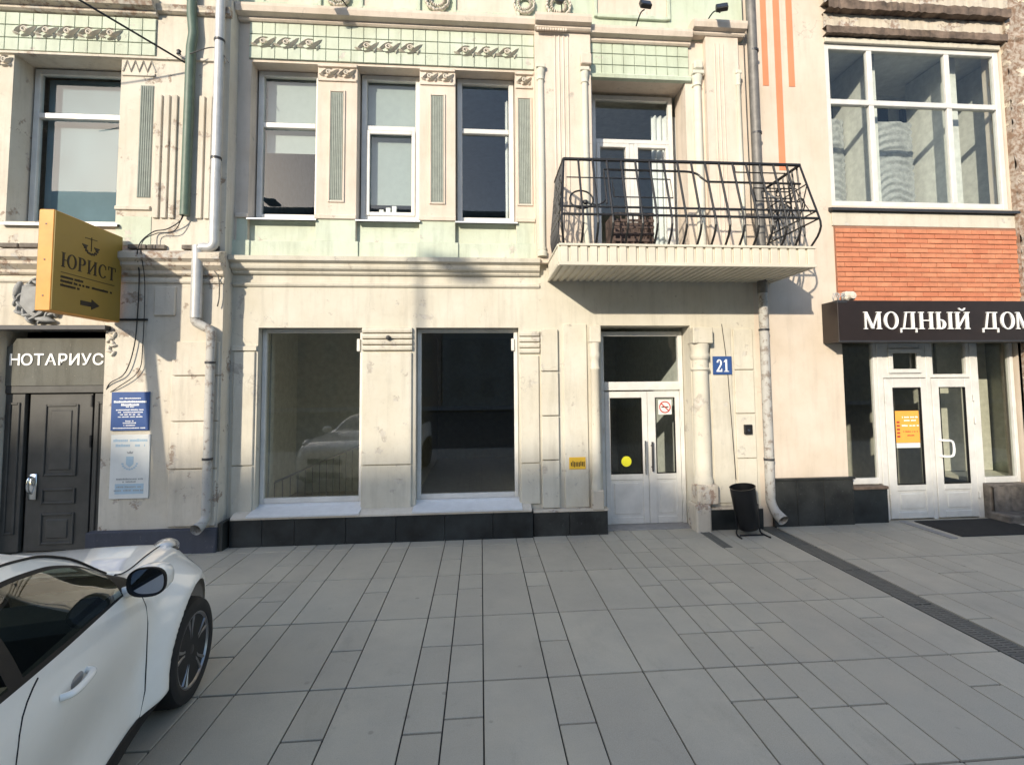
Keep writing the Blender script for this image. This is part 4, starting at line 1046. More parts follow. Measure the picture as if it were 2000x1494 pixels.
# stickers on the doors
solo(MB().lathe([(0, -.003), (.078, -.003), (.078, 0)], 2.20, fy+.034, .945, 28, axis='y'), 'door_sticker', 'sticker_yellow', (2.20, fy+.03, .945), 'round yellow sticker on the left entrance door glass', 'sticker')
ns = solo(B(2.715, 2.925, fy+.028, fy+.033, 1.645, 1.87), 'no_smoking_sign', 'plaque_white', (2.82, fy+.03, 1.645), 'square no smoking sticker in the right entrance door glass', 'sticker')
m = MB()
for k in range(28):
    a, b = 2*math.pi*k/28, 2*math.pi*(k+1)/28
    m.prism([(2.82+.092*math.cos(a), 1.757+.092*math.sin(a)), (2.82+.092*math.cos(b), 1.757+.092*math.sin(b)), (2.82+.074*math.cos(b), 1.757+.074*math.sin(b)), (2.82+.074*math.cos(a), 1.757+.074*math.sin(a))], fy+.0265, fy+.028)
m.prism([(2.765, 1.822), (2.752, 1.809), (2.875, 1.692), (2.888, 1.705)], fy+.0262, fy+.028); m.build('ban_ring', 'red_print', ns)
B(2.765, 2.875, fy+.0268, fy+.028, 1.75, 1.768).build('cigarette', 'letter_dark', ns)
nn = solo(B(6.40, 6.80, SY-.002, SY+.006, 1.17, 1.66), 'door_notice', 'sticker_orange', (6.6, SY, 1.17), 'orange notice sheet on the left shop door glass', 'notice')
lines(6.50, 6.80, SY-.0022, [(1.55, .26), (1.50, .2), (1.42, .28)], 'letter_white', nn, .02, 8); lines(6.50, 6.80, SY-.0022, [(1.33, .24), (1.27, .12)], 'red_print', nn, .016, 9)
m = MB()
for k in range(5): m.box(6.425, 6.475, SY-.0035, SY-.002, 1.25+.055*k, 1.28+.055*k)
m.build('symbols', 'red_print', nn); B(6.40, 6.80, SY-.001, SY+.005, 1.09, 1.165).build('footer', 'plaque_white', nn)

# ================================================================== drainpipes
def pipe_thing(name, base, label, segs, brk=()):
    t = empty(name, base, label, 'drainpipe')
    for pn, pts, r, mat in segs: MB().tube(pts, r, 14, cap=False).build(pn, mat, t, smooth=40)
    for x, y, z, r in brk:
        b = MB().lathe([(r, -.015), (r+.008, -.015), (r+.008, .015), (r, .015)], x, y, z, 14); b.tube([(x, y, z), (x, y+.14, z)], .008, 6); b.build('bracket', 'dark_metal', t, smooth=40)
    return t
lx, ly_ = -3.54, -.36
d = pipe_thing('drainpipe', (lx, ly_, 0), 'pale kinked drainpipe with rusty lower half left of the shop windows', [
    ('pipe', [(lx, ly_, 9.1), (lx, ly_, 4.12)], .060, 'pipe_white'),
    ('elbow', smooth_path([(lx, ly_, 4.12), (lx, ly_, 4.03), (lx-.05, ly_, 3.98), (lx-.15, ly_, 3.98), (lx-.20, ly_, 3.93), (lx-.20, ly_, 3.85)], 4), .062, 'pipe_white'),
    ('pipe', [(lx-.20, ly_, 4.0), (lx-.20, ly_, 3.04)], .068, 'pipe_white'),
    ('elbow', smooth_path([(lx-.20, ly_, 3.06), (lx-.19, ly_, 2.98), (lx-.02, ly_, 2.88), (lx, ly_, 2.78)], 4), .058, 'pipe_rusty'),
    ('pipe', [(lx, ly_, 2.80), (lx, ly_, .52)], .056, 'pipe_rusty'),
    ('outlet', smooth_path([(lx, ly_, .53), (lx, ly_, .46), (lx-.02, ly_-.05, .38), (lx-.04, ly_-.16, .34)], 5), [.057]*10+[.06, .063, .066, .068, .07, .072], 'pipe_rusty')],
    [(lx, ly_, 6.85, .06), (lx, ly_, 5.2, .06), (lx, ly_, 2.45, .057), (lx, ly_, 1.2, .057)])
rx, ry = 4.20, -.14
pipe_thing('drainpipe', (rx, ry, 0), 'tall grey drainpipe running behind the balcony right of the entrance', [
    ('pipe', [(rx-.02, ry, 9.1), (rx, ry, 3.45)], .072, 'pipe_grey'), ('pipe', [(rx, ry, 3.45), (rx, ry, .50)], .068, 'pipe_rusty'),
    ('outlet', smooth_path([(rx, ry, .51), (rx, ry, .40), (rx+.03, ry-.06, .26), (rx+.06, ry-.20, .17)], 5), [.068]*10+[.07, .072, .074, .076, .077, .078], 'pipe_rusty')],
    [(rx, ry, 7.2, .072), (rx, ry, 5.9, .072), (rx, ry, 2.9, .068), (rx, ry, 1.0, .068)])
solo(MB().tube([(-3.95, -.33, 9.1), (-3.93, -.33, 7.25), (-3.90, -.33, 6.95), (-3.925, -.33, 6.75), (-3.935, -.33, 4.42)], .062, 12), 'cable_conduit', 'green_conduit', (-3.935, -.33, 4.42), 'thick green pipe running up the pilaster beside the pale drainpipe', 'conduit', smooth=40)

# ================================================================== cables
def cable(pts, r, label, mat='black_iron', sub=8):
    return solo(MB().tube(smooth_path(pts, sub), r, 6), 'cable', mat, pts[-1], label, 'cable', smooth=60)
cable([(-9.2, -5.3, 8.35), (-6.5, -2.75, 7.34), (-3.98, -.36, 6.52)], .014, 'black overhead cable stretched across the tall left window to the green pipe')
ins = solo(MB().lathe([(.012, -.06), (.03, -.05), (.022, -.02), (.03, 0), (.012, .02)], -4.08, -.33, 6.70, 10).tube([(-4.08, -.33, 6.64), (-3.98, -.33, 6.60)], .012, 6), 'insulator', 'dark_metal', (-4.05, -.33, 6.6), 'dark cable insulator fixed to the green pipe', 'insulator', smooth=40)
cable([(-3.92, -.34, 4.55), (-3.98, -.33, 4.36), (-4.16, -.31, 4.24), (-4.35, -.31, 4.19), (-4.44, -.44, 3.95), (-4.50, -.30, 3.61), (-4.51, -.29, 3.06), (-4.54, -.29, 2.65), (-4.64, -.29, 2.32), (-4.84, -.27, 2.18), (-4.93, -.2, 2.0)], .0075, 'dark cable sagging from the green pipe past the blue plaque to the grey door')
cable([(-3.93, -.35, 4.50), (-4.05, -.33, 4.22), (-4.30, -.32, 4.17), (-4.40, -.44, 3.98), (-4.42, -.31, 3.5), (-4.43, -.29, 2.70), (-4.47, -.29, 2.35), (-4.72, -.28, 2.14), (-4.90, -.22, 2.05)], .006, 'thinner cable looping beside the sagging one above the blue plaque')
cable([(-3.42, -.35, 6.55), (-3.6, -.36, 6.75), (-3.9, -.40, 6.62)], .008, 'short wire tied between the green pipe and the pale drainpipe')
cable([(-3.62, -.29, 3.75), (-3.50, -.30, 3.6), (-3.48, -.30, 3.35), (-3.5, -.3, 3.2)], .009, 'short dangling wire beside the kink of the pale drainpipe')
cable([(3.60, -.035, 3.0), (3.66, -.035, 2.4), (3.70, -.035, 1.6), (3.74, -.035, .70)], .005, 'thin wire down the wall beside the house number')
cable([(4.06, -.12, 8.2), (4.07, -.12, 6.2), (4.09, -.11, 4.6)], .007, 'thin wire strapped to the tall grey drainpipe')

# ================================================================== small fittings
solo(MB().lathe([(0, -.05), (.03, -.045), (.035, -.02), (.025, 0)], -1.30, -.05, 2.80, 14, axis='y'), 'camera_dome', 'black_iron', (-1.3, -.05, 2.8), 'small black dome camera above the pier between the shop windows', 'camera', smooth=40)
ic = solo(B(3.885, 4.005, -.075, -.03, 1.36, 1.50, .006), 'intercom', 'black_iron', (3.945, -.03, 1.36), 'little black intercom box beside the tall grey drainpipe', 'intercom')
MB().lathe([(0, -.004), (.02, -.004), (.02, 0)], 3.945, -.0752, 1.42, 10, axis='y').build('speaker_grille', 'chrome', ic)
def floodlight(x, z, y, base, label, turn=0., round_=False):
    t = empty('floodlight', base, label, 'lamp', 'floodlights along the top cornice')
    MB().tube(smooth_path([base, (base[0]+(x-base[0])*.4, (base[1]+y)/2-.02, (base[2]+z)/2+.03), (x, y+.05, z-.04)], 4), .010, 6).build('arm', 'black_iron', t)
    if round_: MB().lathe([(.02, .10), (.06, .06), (.085, -.02), (.085, -.05), (.07, -.05), (.0, -.04)], x, y, z, 16, axis='y').build('housing', 'black_iron', t, smooth=40)
    else:
        Mx = Matrix.Translation((x, y, z)) @ Matrix.Rotation(turn, 4, 'Z') @ Matrix.Rotation(R(-28), 4, 'X')
        MB().box(-.085, .085, -.035, .035, -.06, .06, .01).xf(Mx).build('housing', 'black_iron', t)
        MB().box(-.07, .07, -.037, -.033, -.047, .047).xf(Mx).build('lens', 'far_glass', t)
    MB().tube([base, (base[0], base[1], base[2]-.02)], .03, 8).build('base', 'black_iron', t)
floodlight(-2.14, 7.60, -.46, (-1.88, -.15, 7.56), 'black floodlight on a bent arm on the cornice above the left upper window', .3)
floodlight(1.17, 7.72, -.36, (1.22, -.22, 7.58), 'round black floodlight on the cornice above the fluted pilaster', 0, True)
floodlight(2.43, 7.66, -.40, (2.36, -.13, 7.49), 'black floodlight on a straight arm above the balcony door', .1)
floodlight(3.58, 7.66, -.42, (3.46, -.18, 7.62), 'black floodlight at the cornice end beside the tall grey drainpipe', -.3)
# rubbish bin
bn = empty('rubbish_bin', (3.72, -.36, 0), 'black metal rubbish bin tilted on its stand right of the entrance', 'bin')
bm_ = MB().lathe([(.135, .08), (.15, .10), (.168, .60), (.172, .66), (.176, .67), (.166, .67), (.158, .60), (.14, .12), (.0, .11)], 0, 0, 0, 26)
bm_.xf(Matrix.Translation((3.70, -.36, 0)) @ Matrix.Translation((0, 0, .36)) @ Matrix.Rotation(R(-9), 4, 'Y') @ Matrix.Rotation(R(4), 4, 'X') @ Matrix.Translation((0, 0, -.36))); bm_.build('drum', 'bin_black', bn, smooth=40)
for s in (-1, 1):
    x = 3.73+s*.165
    MB().tube(smooth_path([(x-.02, -.36, .42), (x, -.36, .12), (x+s*.01, -.36, .03), (x+s*.03, -.44, .010), (x+s*.04, -.56, .010)], 4), .012, 8).build('leg', 'bin_black', bn, smooth=50)
MB().tube([(3.565, -.44, .014), (3.905, -.44, .014)], .011, 8).build('cross_bar', 'bin_black', bn)
# door mat
dm_ = MB().box(6.52, 7.86, -.80, -.02, .0, .014, .004)
for k in range(38): dm_.box(6.54+.0345*k, 6.56+.0345*k, -.79, -.03, .014, .0175)
solo(dm_, 'door_mat', 'mat_rubber', (7.2, -.4, 0), 'black rubber mat on the pavement before the shop door', 'mat')
gb = empty('green_bin', (8.72, -.28, .12), 'green plastic bin at the edge of the shop step', 'bin')
MB().lathe([(.14, 0), (.17, .5), (.17, .52), (.19, .52), (.19, .58), (.17, .60), (.0, .66)], 8.72, -.28, .12, 20).build('tub', 'green_plastic', gb, smooth=40)
MB().tube([(8.54, -.28, .66), (8.54, -.30, .72), (8.60, -.30, .74)], .01, 6).build('handle', 'green_plastic', gb)
# tangle of an old lamp and wires on the corner of the shop sign
ol = empty('sign_lamp', (5.55, -.2, 3.31), 'small pale lamp with tangled wires on the left end of the brown sign', 'lamp')
m = MB(); m.box(5.44, 5.60, -.24, -.12, 3.34, 3.47, .02); m.lathe([(.0, -.06), (.05, -.05), (.06, 0)], 5.52, -.24, 3.40, 12, axis='y'); m.build('housing', 'stucco_white', ol)
rg = random.Random(12); m = MB()
for k in range(9):
    p0 = Vector((5.26+.03*k, -.2, 3.315)); m.tube(smooth_path([p0, p0+Vector((rg.uniform(-.06, .06), -.03, .06)), p0+Vector((rg.uniform(-.10, .10), -.02, .12)), p0+Vector((rg.uniform(-.08, .12), 0, rg.uniform(.05, .14)))], 4), .006, 5)
m.build('wires', 'print_grey', ol)

# ================================================================== blinds, curtains and things seen through the panes
def blind(x0, x1, z0, z1, y, label, mat='blind_cloth'):
    t = solo(B(x0, x1, y, y+.004, z0, z1), 'roller_blind', mat, ((x0+x1)/2, y, z0), label, 'blind')
    MB().tube([(x0, y+.02, z1), (x1, y+.02, z1)], .022, 8).build('roller', mat, t); B(x0, x1, y-.004, y+.008, z0-.02, z0-.0005).build('bottom_bar', mat, t)
blind(-3.17, -2.38, 5.62, 6.72, .33, 'pale roller blind half drawn in the leftmost of the three upper windows')
blind(-1.69, -.91, 4.86, 6.72, .33, 'pale roller blind drawn nearly to the sill in the middle upper window')
blind(-6.12, -4.93, 4.40, 6.52, .20, 'pale blue blind closing the tall window above the ochre sign', 'blind_blue')
def folds(x0, x1, y, z0, z1, amp, n, swag=0.):
    m = MB(); nx, nz = (24, 130) if swag else (36, 12); vs = []
    for j in range(nz+1):
        for i in range(nx+1):
            u = i/nx; v = j/nz; x = x0+(x1-x0)*u
            if swag:
                ph = v*30*math.pi+24*(u-.5)**2+.8*math.sin(u*9+v*5); d = amp*math.sin(ph)*(.7+.3*math.sin(v*17+u*4))
                vs.append((x, y+d-.02*math.cos((u-.5)*6), z0+(z1-z0)*v))
            else: vs.append((x, y+amp*math.sin(u*n*2*math.pi+.6*math.sin(v*3)), z0+(z1-z0)*v))
    m.add(vs, [(j*(nx+1)+i, j*(nx+1)+i+1, (j+1)*(nx+1)+i+1, (j+1)*(nx+1)+i) for j in range(nz) for i in range(nx)]); return m
solo(folds(.40, .62, .45, 4.2, 6.6, .025, 5), 'curtain', 'curtain_cloth', (.5, .45, 4.2), 'white curtain at the right edge of the third upper window', 'curtain', smooth=60)
solo(folds(2.80, 3.35, .55, 3.95, 6.5, .03, 6), 'curtain', 'curtain_cloth', (3.1, .55, 3.95), 'white curtain behind the right side of the balcony door', 'curtain', smooth=60)
solo(folds(6.08, 6.42, .90, 4.75, 6.75, .020, 1, 1), 'swag_curtain', 'lace_cloth', (6.25, .9, 4.75), 'white ruched curtain in the left bay of the big square window', 'curtain', 'ruched curtains', smooth=60)
solo(folds(7.08, 7.74, .92, 4.75, 6.75, .020, 1, 1), 'swag_curtain', 'lace_cloth', (7.4, .92, 4.75), 'white ruched curtain in the middle bay of the big square window', 'curtain', 'ruched curtains', smooth=60)
# railing and post inside the left shop window
rl = empty('stair_railing', (-2.6, 1.5, .1), 'thin metal stair railing inside the left shop window', 'railing')
A_, B_ = Vector((-3.25, 1.1, .62)), Vector((-2.15, 2.4, 1.06))
MB().tube([A_, B_], .018, 6).build('handrail', 'post_steel', rl)
for k in range(14):
    q = A_.lerp(B_, k/13); MB().tube([q, (q.x, q.y, .1)], .008, 5).build('baluster', 'post_steel', rl)
B(-3.28, -3.1, .5, .62, .1, 3.4).build('inner_pier', 'room_white', bld)
for k, x in enumerate((-1.52, -1.42, -1.33)):
    solo(B(x, x+.07, .34, .42, 4.60, 4.78+.03*k, .006), 'ornament', 'letter_white', (x+.035, .38, 4.6), ('small white figurine', 'middle white figurine', 'tall white figurine')[k]+' on the sill inside the middle upper window', 'ornament')

# ================================================================== white car
car = empty('parked_car', (-2.92, -3.845, 0), 'white compact crossover car parked nose to the building at the left', 'car', None, R(104.6))
ORG[car.name] = Vector((0, 0, 0))           # its parts are modelled in car space: x forward, y left, z up
def pchip(K):
    xs = np.array([k[0] for k in K], float); ys = np.array([k[1] for k in K], float)
    h = np.diff(xs); d = np.diff(ys)/h; m = np.zeros(len(xs)); m[0], m[-1] = d[0], d[-1]
    for i in range(1, len(xs)-1):
        if d[i-1]*d[i] > 0:
            w1, w2 = 2*h[i]+h[i-1], h[i]+2*h[i-1]; m[i] = (w1+w2)/(w1/d[i-1]+w2/d[i])
    def f(x):
        i = int(np.clip(np.searchsorted(xs, x)-1, 0, len(xs)-2)); t = (x-xs[i])/h[i]; t2, t3 = t*t, t*t*t
        return (2*t3-3*t2+1)*ys[i]+(t3-2*t2+t)*h[i]*m[i]+(-2*t3+3*t2)*ys[i+1]+(t3-t2)*h[i]*m[i+1]
    return f
def curve(K):
    fy, fz = pchip([(k[0], k[1]) for k in K]), pchip([(k[0], k[2]) for k in K]); return lambda x: (fy(x), fz(x))
cC = curve([(-3.26, 0, .70), (-3.22, 0, 1.0), (-3.02, 0, 1.34), (-2.7, 0, 1.47), (-2.1, 0, 1.525), (-1.6, 0, 1.52), (-1.3, 0, 1.475), (-1.0, 0, 1.335), (-.55, 0, 1.09), (-.40, 0, 1.065), (0, 0, 1.03), (.40, 0, .98), (.65, 0, .92), (.80, 0, .84), (.87, 0, .66), (.88, 0, .50)])
cR = curve([(-3.26, .62, .70), (-3.20, .64, .98), (-3.02, .60, 1.24), (-2.7, .60, 1.36), (-2.1, .615, 1.425), (-1.6, .63, 1.425), (-1.3, .645, 1.39), (-1.05, .665, 1.31), (-.62, .715, 1.08), (-.45, .715, 1.035), (0, .69, 1.00), (.40, .66, .955), (.65, .60, .89), (.80, .54, .80), (.87, .46, .62), (.88, .42, .48)])
cB = curve([(-3.26, .66, .70), (-3.20, .72, .96), (-3.0, .80, 1.14), (-2.6, .835, 1.13), (-2.1, .845, 1.08), (-1.5, .845, 1.045), (-1.0, .84, 1.03), (-.62, .835, 1.015), (-.45, .83, 1.00), (0, .815, .975), (.40, .76, .93), (.65, .68, .86), (.80, .60, .76), (.87, .50, .60), (.88, .46, .47)])
cS = curve([(-3.26, .66, .62), (-3.20, .74, .80), (-3.0, .84, .88), (-2.6, .90, .86), (-2.1, .885, .84), (-1.5, .875, .83), (-1.0, .875, .82), (-.5, .885, .82), (0, .90, .82), (.35, .865, .78), (.60, .79, .72), (.80, .66, .62), (.87, .55, .50), (.88, .50, .44)])
cM = curve([(-3.26, .66, .50), (-3.20, .73, .52), (-3.0, .83, .52), (-2.5, .885, .52), (-1.9, .85, .50), (-1.2, .835, .50), (-.6, .86, .50), (0, .895, .50), (.35, .87, .48), (.60, .80, .44), (.80, .68, .40), (.87, .57, .38), (.88, .52, .38)])
cL = curve([(-3.26, .60, .40), (-3.20, .68, .32), (-3.0, .78, .26), (-2.5, .84, .22), (-1.9, .865, .21), (-1.2, .865, .21), (-.6, .865, .21), (0, .86, .22), (.35, .84, .22), (.60, .78, .22), (.80, .66, .24), (.87, .54, .26), (.88, .50, .30)])
WR, WX2, ARC = .340, -2.53, .45
def cat4(a, b, c, d, t): return .5*((2*b)+(c-a)*t+(2*a-5*b+4*c-d)*t*t+(3*b-a-3*c+d)*t**3)
def section(x):
    C, Rr, Bb, S, M, L = [np.array(f(x)) for f in (cC, cR, cB, cS, cM, cL)]
    P = []
    for i in range(9):                                    # centre line out to the rail
        t = i/8; P.append((Rr[0]*t, C[1]+(Rr[1]-C[1])*t**2.4))
    for t in (.10, .14, .19, .24, .40, .58, .76, .88, .95, 1.0):   # rail down to the belt
        b = .018*math.sin(math.pi*t) if x < -.62 else .012*math.sin(math.pi*t)
        P.append((Rr[0]+(Bb[0]-Rr[0])*t+b, Rr[1]+(Bb[1]-Rr[1])*t+b*.5))
    pr = [2*Bb-(Bb*.4+S*.6)+np.array((-.05, .05)), Bb, S, M, L, L+np.array((-.05, -.10))]
    for k in range(1, 4):
        for i in range(1, 15):
            q = cat4(pr[k-1], pr[k], pr[k+1], pr[k+2], i/14); P.append((float(q[0]), float(q[1])))
    P.append((L[0]-.06, L[1]-.02))
    # flared arches
    out = []
    for j, (y, z) in enumerate(P):
        if j > 18:
            for wx in (0., WX2):
                r = math.hypot(x-wx, z-WR); 
                if r < .9: y += (.095 if wx == 0 else .04)*math.exp(-((r-ARC-.02)/.15)**2)*min(1, max(0, (z-.2)/.12))*min(1, max(0, (1.0-z)/.2))
        out.append((y, z))
    return out
XS = list(np.concatenate([np.arange(-3.26, -.60, .03), np.arange(-.60, .8801, .02)])); XS[-1] = .88
SEC = [section(float(x)) for x in XS]; NR = len(SEC[0])
def vert(i, j, s):
    x = float(XS[i]); y, z = SEC[i][j]
    if j > 18:
        for wx in (0., WX2):                             # pull the edge of the opening onto a clean circle
            dx, dz = x-wx, z-WR; r = math.hypot(dx, dz)
            if ARC-.022 < r < ARC+.014 and z > .2: k = ARC/r; return (wx+dx*k, s*y, WR+dz*k)
    return (x, s*y, z)
cats = {}
def cat_of(x, j, z):
    if j < 8:
        if x > -.56: return 'bonnet' if x < .74 else 'body'
        if -1.28 < x and j < 7: return 'windscreen'
        if x < -3.0: return 'rear_window' if 1.0 < z and j < 7 else 'body'
        return 'roof' if x <= -1.28 else 'body'
    if j < 18:
        if x < -.66 and x > -2.95:
            if j < 10: return 'body'
            if j < 11: return 'window_trim'
            if j >= 17: return 'window_trim'
            if -.84 < x: return 'window_trim'
            if -1.82 < x < -1.72: return 'window_trim'
            if x < -2.55: return 'window_trim'
            return 'side_window'
        return 'body'
    if z < .30: return 'sill_cladding'
    if -1.76 < x < -.62: return 'door'
    return 'body'
for s in (-1, 1):
    for i in range(len(XS)-1):
        for j in range(NR-1):
            xm = (XS[i]+XS[i+1])/2; zm = (SEC[i][j][1]+SEC[i+1][j+1][1])/2
            if j >= 18 and any(math.hypot(xm-wx, zm-WR) < ARC for wx in (0., WX2)): continue
            c_ = cat_of(xm, j, zm)
            key = (c_, s*(1+(xm < 0)+(xm < WX2))) if c_ == 'sill_cladding' else (c_, s) if c_ in ('door', 'side_window') else (c_, 0)
            q = [vert(i, j, s), vert(i+1, j, s), vert(i+1, j+1, s), vert(i, j+1, s)]
            cats.setdefault(key, MB()).add(q, [(0, 1, 2, 3) if s > 0 else (3, 2, 1, 0)])
for s in (-1, 1):        # close nose and tail
    for i in (0, len(XS)-1):
        q = [vert(i, j, s) for j in range(NR)]; n = len(q)
        cats[('body', 0)].add(q+[(XS[i], 0, q[-1][2])], [tuple(range(n+1))])
CM = {'body': 'car_paint', 'bonnet': 'car_paint', 'roof': 'car_paint', 'door': 'car_paint', 'windscreen': 'car_glass', 'rear_window': 'car_glass', 'side_window': 'car_glass', 'window_trim': 'car_trim', 'sill_cladding': 'car_trim'}
for (c_, s), mb in cats.items(): mb.build(c_, CM[c_], car, smooth=50, local=True)
def on_side(x, z, s=-1, off=.0):
    sec = section(x); best = None
    for j in range(18, NR-1):
        (y0, z0), (y1, z1) = sec[j], sec[j+1]
        if min(z0, z1)-1e-6 <= z <= max(z0, z1)+1e-6 and abs(z1-z0) > 1e-9:
            y = y0+(y1-y0)*(z-z0)/(z1-z0); best = y if best is None else max(best, y)
    return (x, s*((best if best else .85)+off), z)
def seam(pts, name='shut_line', r=.0045, fn=on_side):
    for s in (-1, 1): MB().tube([fn(x, z, s, -.001) for x, z in pts], r, 5).build(name, 'car_trim', car, local=True)
seam([(-.66, 1.0), (-.62, .95), (-.60, .88), (-.595, .78), (-.60, .60), (-.62, .42), (-.66, .30)])
seam([(-1.66, 1.035), (-1.70, 1.02), (-1.75, .995), (-1.79, .965), (-1.82, .92), (-1.84, .86), (-1.85, .80), (-1.855, .70), (-1.85, .60), (-1.84, .5), (-1.83, .42), (-1.80, .30)])
seam([(-1.80, .30), (-1.2, .295), (-.66, .30)])
def on_rail(x, t, s): 
    p = section(x)[8]; q = section(x)[9]; return (x, s*(p[0]+.003+(q[0]-p[0])*t), p[1]+.003+(q[1]-p[1])*t)
for s in (-1, 1):
    MB().tube([on_rail(-2.9+.05*k, .0, s) for k in range(int((2.9-.66)/.05)+1)], .006, 5).build('roof_seam', 'car_trim', car, local=True)
    MB().tube([(x, s*(section(x)[8][0]), section(x)[8][1]+.002) for x in np.linspace(-.58, .44, 24)], .004, 5).build('shut_line', 'car_trim', car, local=True)
    # outer roof groove
    MB().tube([(x, s*section(x)[6][0], section(x)[6][1]+.002) for x in np.linspace(-2.9, -1.30, 24)], .005, 5).build('roof_seam', 'car_trim', car, local=True)
# headlamps on top of the wings
for s in (-1, 1):
    Mx = Matrix.Translation((.46, s*.68, .925)) @ Matrix.Rotation(s*R(-22), 4, 'Z') @ Matrix.Rotation(R(14), 4, 'Y')
    h = MB().ell((0, 0, 0), (.19, .085, .065), 0, 18, 10).xf(Mx).build('headlight', 'lens_glass', car, smooth=60, local=True)
    MB().ell((.02, 0, .012), (.15, .065, .046), 0, 14, 8).xf(Mx).build('lamp_reflector', 'lens_amber', h, smooth=60, local=True)
    MB().ell((0, 0, -.03), (.18, .080, .04), 0, 18, 8).xf(Mx).build('lamp_surround', 'car_trim', h, smooth=60, local=True)
    MB().lathe([(.0, .03), (.09, .02), (.10, -.03)], .80, s*.48, .52, 18, axis='x').build('round_lamp', 'chrome', car, smooth=50, local=True)
m = MB().box(.865, .895, -.38, .38, .55, .66, .01); m.box(.865, .90, -.40, .40, .28, .40, .01); m.build('grille', 'car_trim', car, local=True)
B(.895, .905, -.26, .26, .44, .55, .003).build('number_plate', 'plaque_white', car, local=True)
# wheel housings
for wx in (0., WX2):
    for s in (-1, 1):
        m = MB().lathe([(ARC-.003, 0), (ARC-.003, .30), (.1, .30)], 0, 0, 0, 40, R(-14), R(194), axis='y')
        m.v = [(a+wx, s*(.83-b), c+WR) for a, b, c in m.v]; m.build('wheel_arch_liner', 'car_trim', car, smooth=40, local=True)
# wheels
def wheel(wx, s, steer):
    Mx = Matrix.Translation((wx+.015, s*(.968 if wx == 0. else .90), WR-.003)) @ Matrix.Rotation(steer, 4, 'Z')
    if s > 0: Mx = Mx @ Matrix.Rotation(math.pi, 4, 'Z')
    # local: outer face towards -y
    ty = MB().lathe([(.225, -.005), (.245, -.022), (.285, -.026), (.318, -.012), (.333, .02), (.335, .06), (.335, .15), (.33, .19), (.30, .215), (.23, .205), (.225, -.005)], 0, 0, 0, 48, axis='y')
    w_ = ty.xf(Mx).build('wheel', 'rubber', car, smooth=40, local=True)
    tr_ = MB()
    for k in range(60):
        a = 2*math.pi*k/60; c_, s_ = math.cos(a), math.sin(a)
        tr_.add([(.330*c_, .01, .330*s_), (.330*math.cos(a+.06), .01, .330*math.sin(a+.06)), (.339*math.cos(a+.07), .06, .339*math.sin(a+.07)), (.339*math.cos(a+.01), .06, .339*math.sin(a+.01))], [(0, 1, 2, 3)])
    tr_.xf(Mx).build('tread', 'rubber', w_, local=True)
    MB().lathe([(.20, .12), (.215, .03), (.226, -.002), (.234, -.010), (.238, -.016), (.230, -.017), (.222, -.010), (.208, .02), (.195, .12)], 0, 0, 0, 48, axis='y').xf(Mx).build('rim', 'wheel_silver', w_, smooth=40, local=True)
    MB().lathe([(.0, .13), (.21, .13)], 0, 0, 0, 32, axis='y').xf(Mx).build('wheel_well', 'car_trim', w_, local=True)
    MB().lathe([(.06, .085), (.15, .085), (.15, .10), (.06, .10)], 0, 0, 0, 32, axis='y').xf(Mx).build('brake_disc', 'post_steel', w_, local=True)
    for k in range(5):
        a = 2*math.pi*k/5+.45
        for e in (-.16, .16):
            c0, c1 = a+e*.35, a+e
            Pa = [(.055*math.cos(a-.2*(1 if e > 0 else -1)*-1), .012, .055*math.sin(a-.2*(1 if e > 0 else -1)*-1)), (.14*math.cos(c0+e*.25), .004, .14*math.sin(c0+e*.25)), (.222*math.cos(c1), -.002, .222*math.sin(c1))]
            MB().tube(Pa, [.016, .013, .014], 6).xf(Mx).build('spoke', 'wheel_silver' if k % 1 == 0 else 'wheel_dark', w_, smooth=50, local=True)
    MB().lathe([(.0, -.006), (.03, -.005), (.06, .006), (.068, .03), (.06, .1)], 0, 0, 0, 24, axis='y').xf(Mx).build('hub', 'wheel_dark', w_, smooth=40, local=True)
wheel(0., -1, R(-9)); wheel(0., 1, R(-9)); wheel(WX2, -1, 0); wheel(WX2, 1, 0)
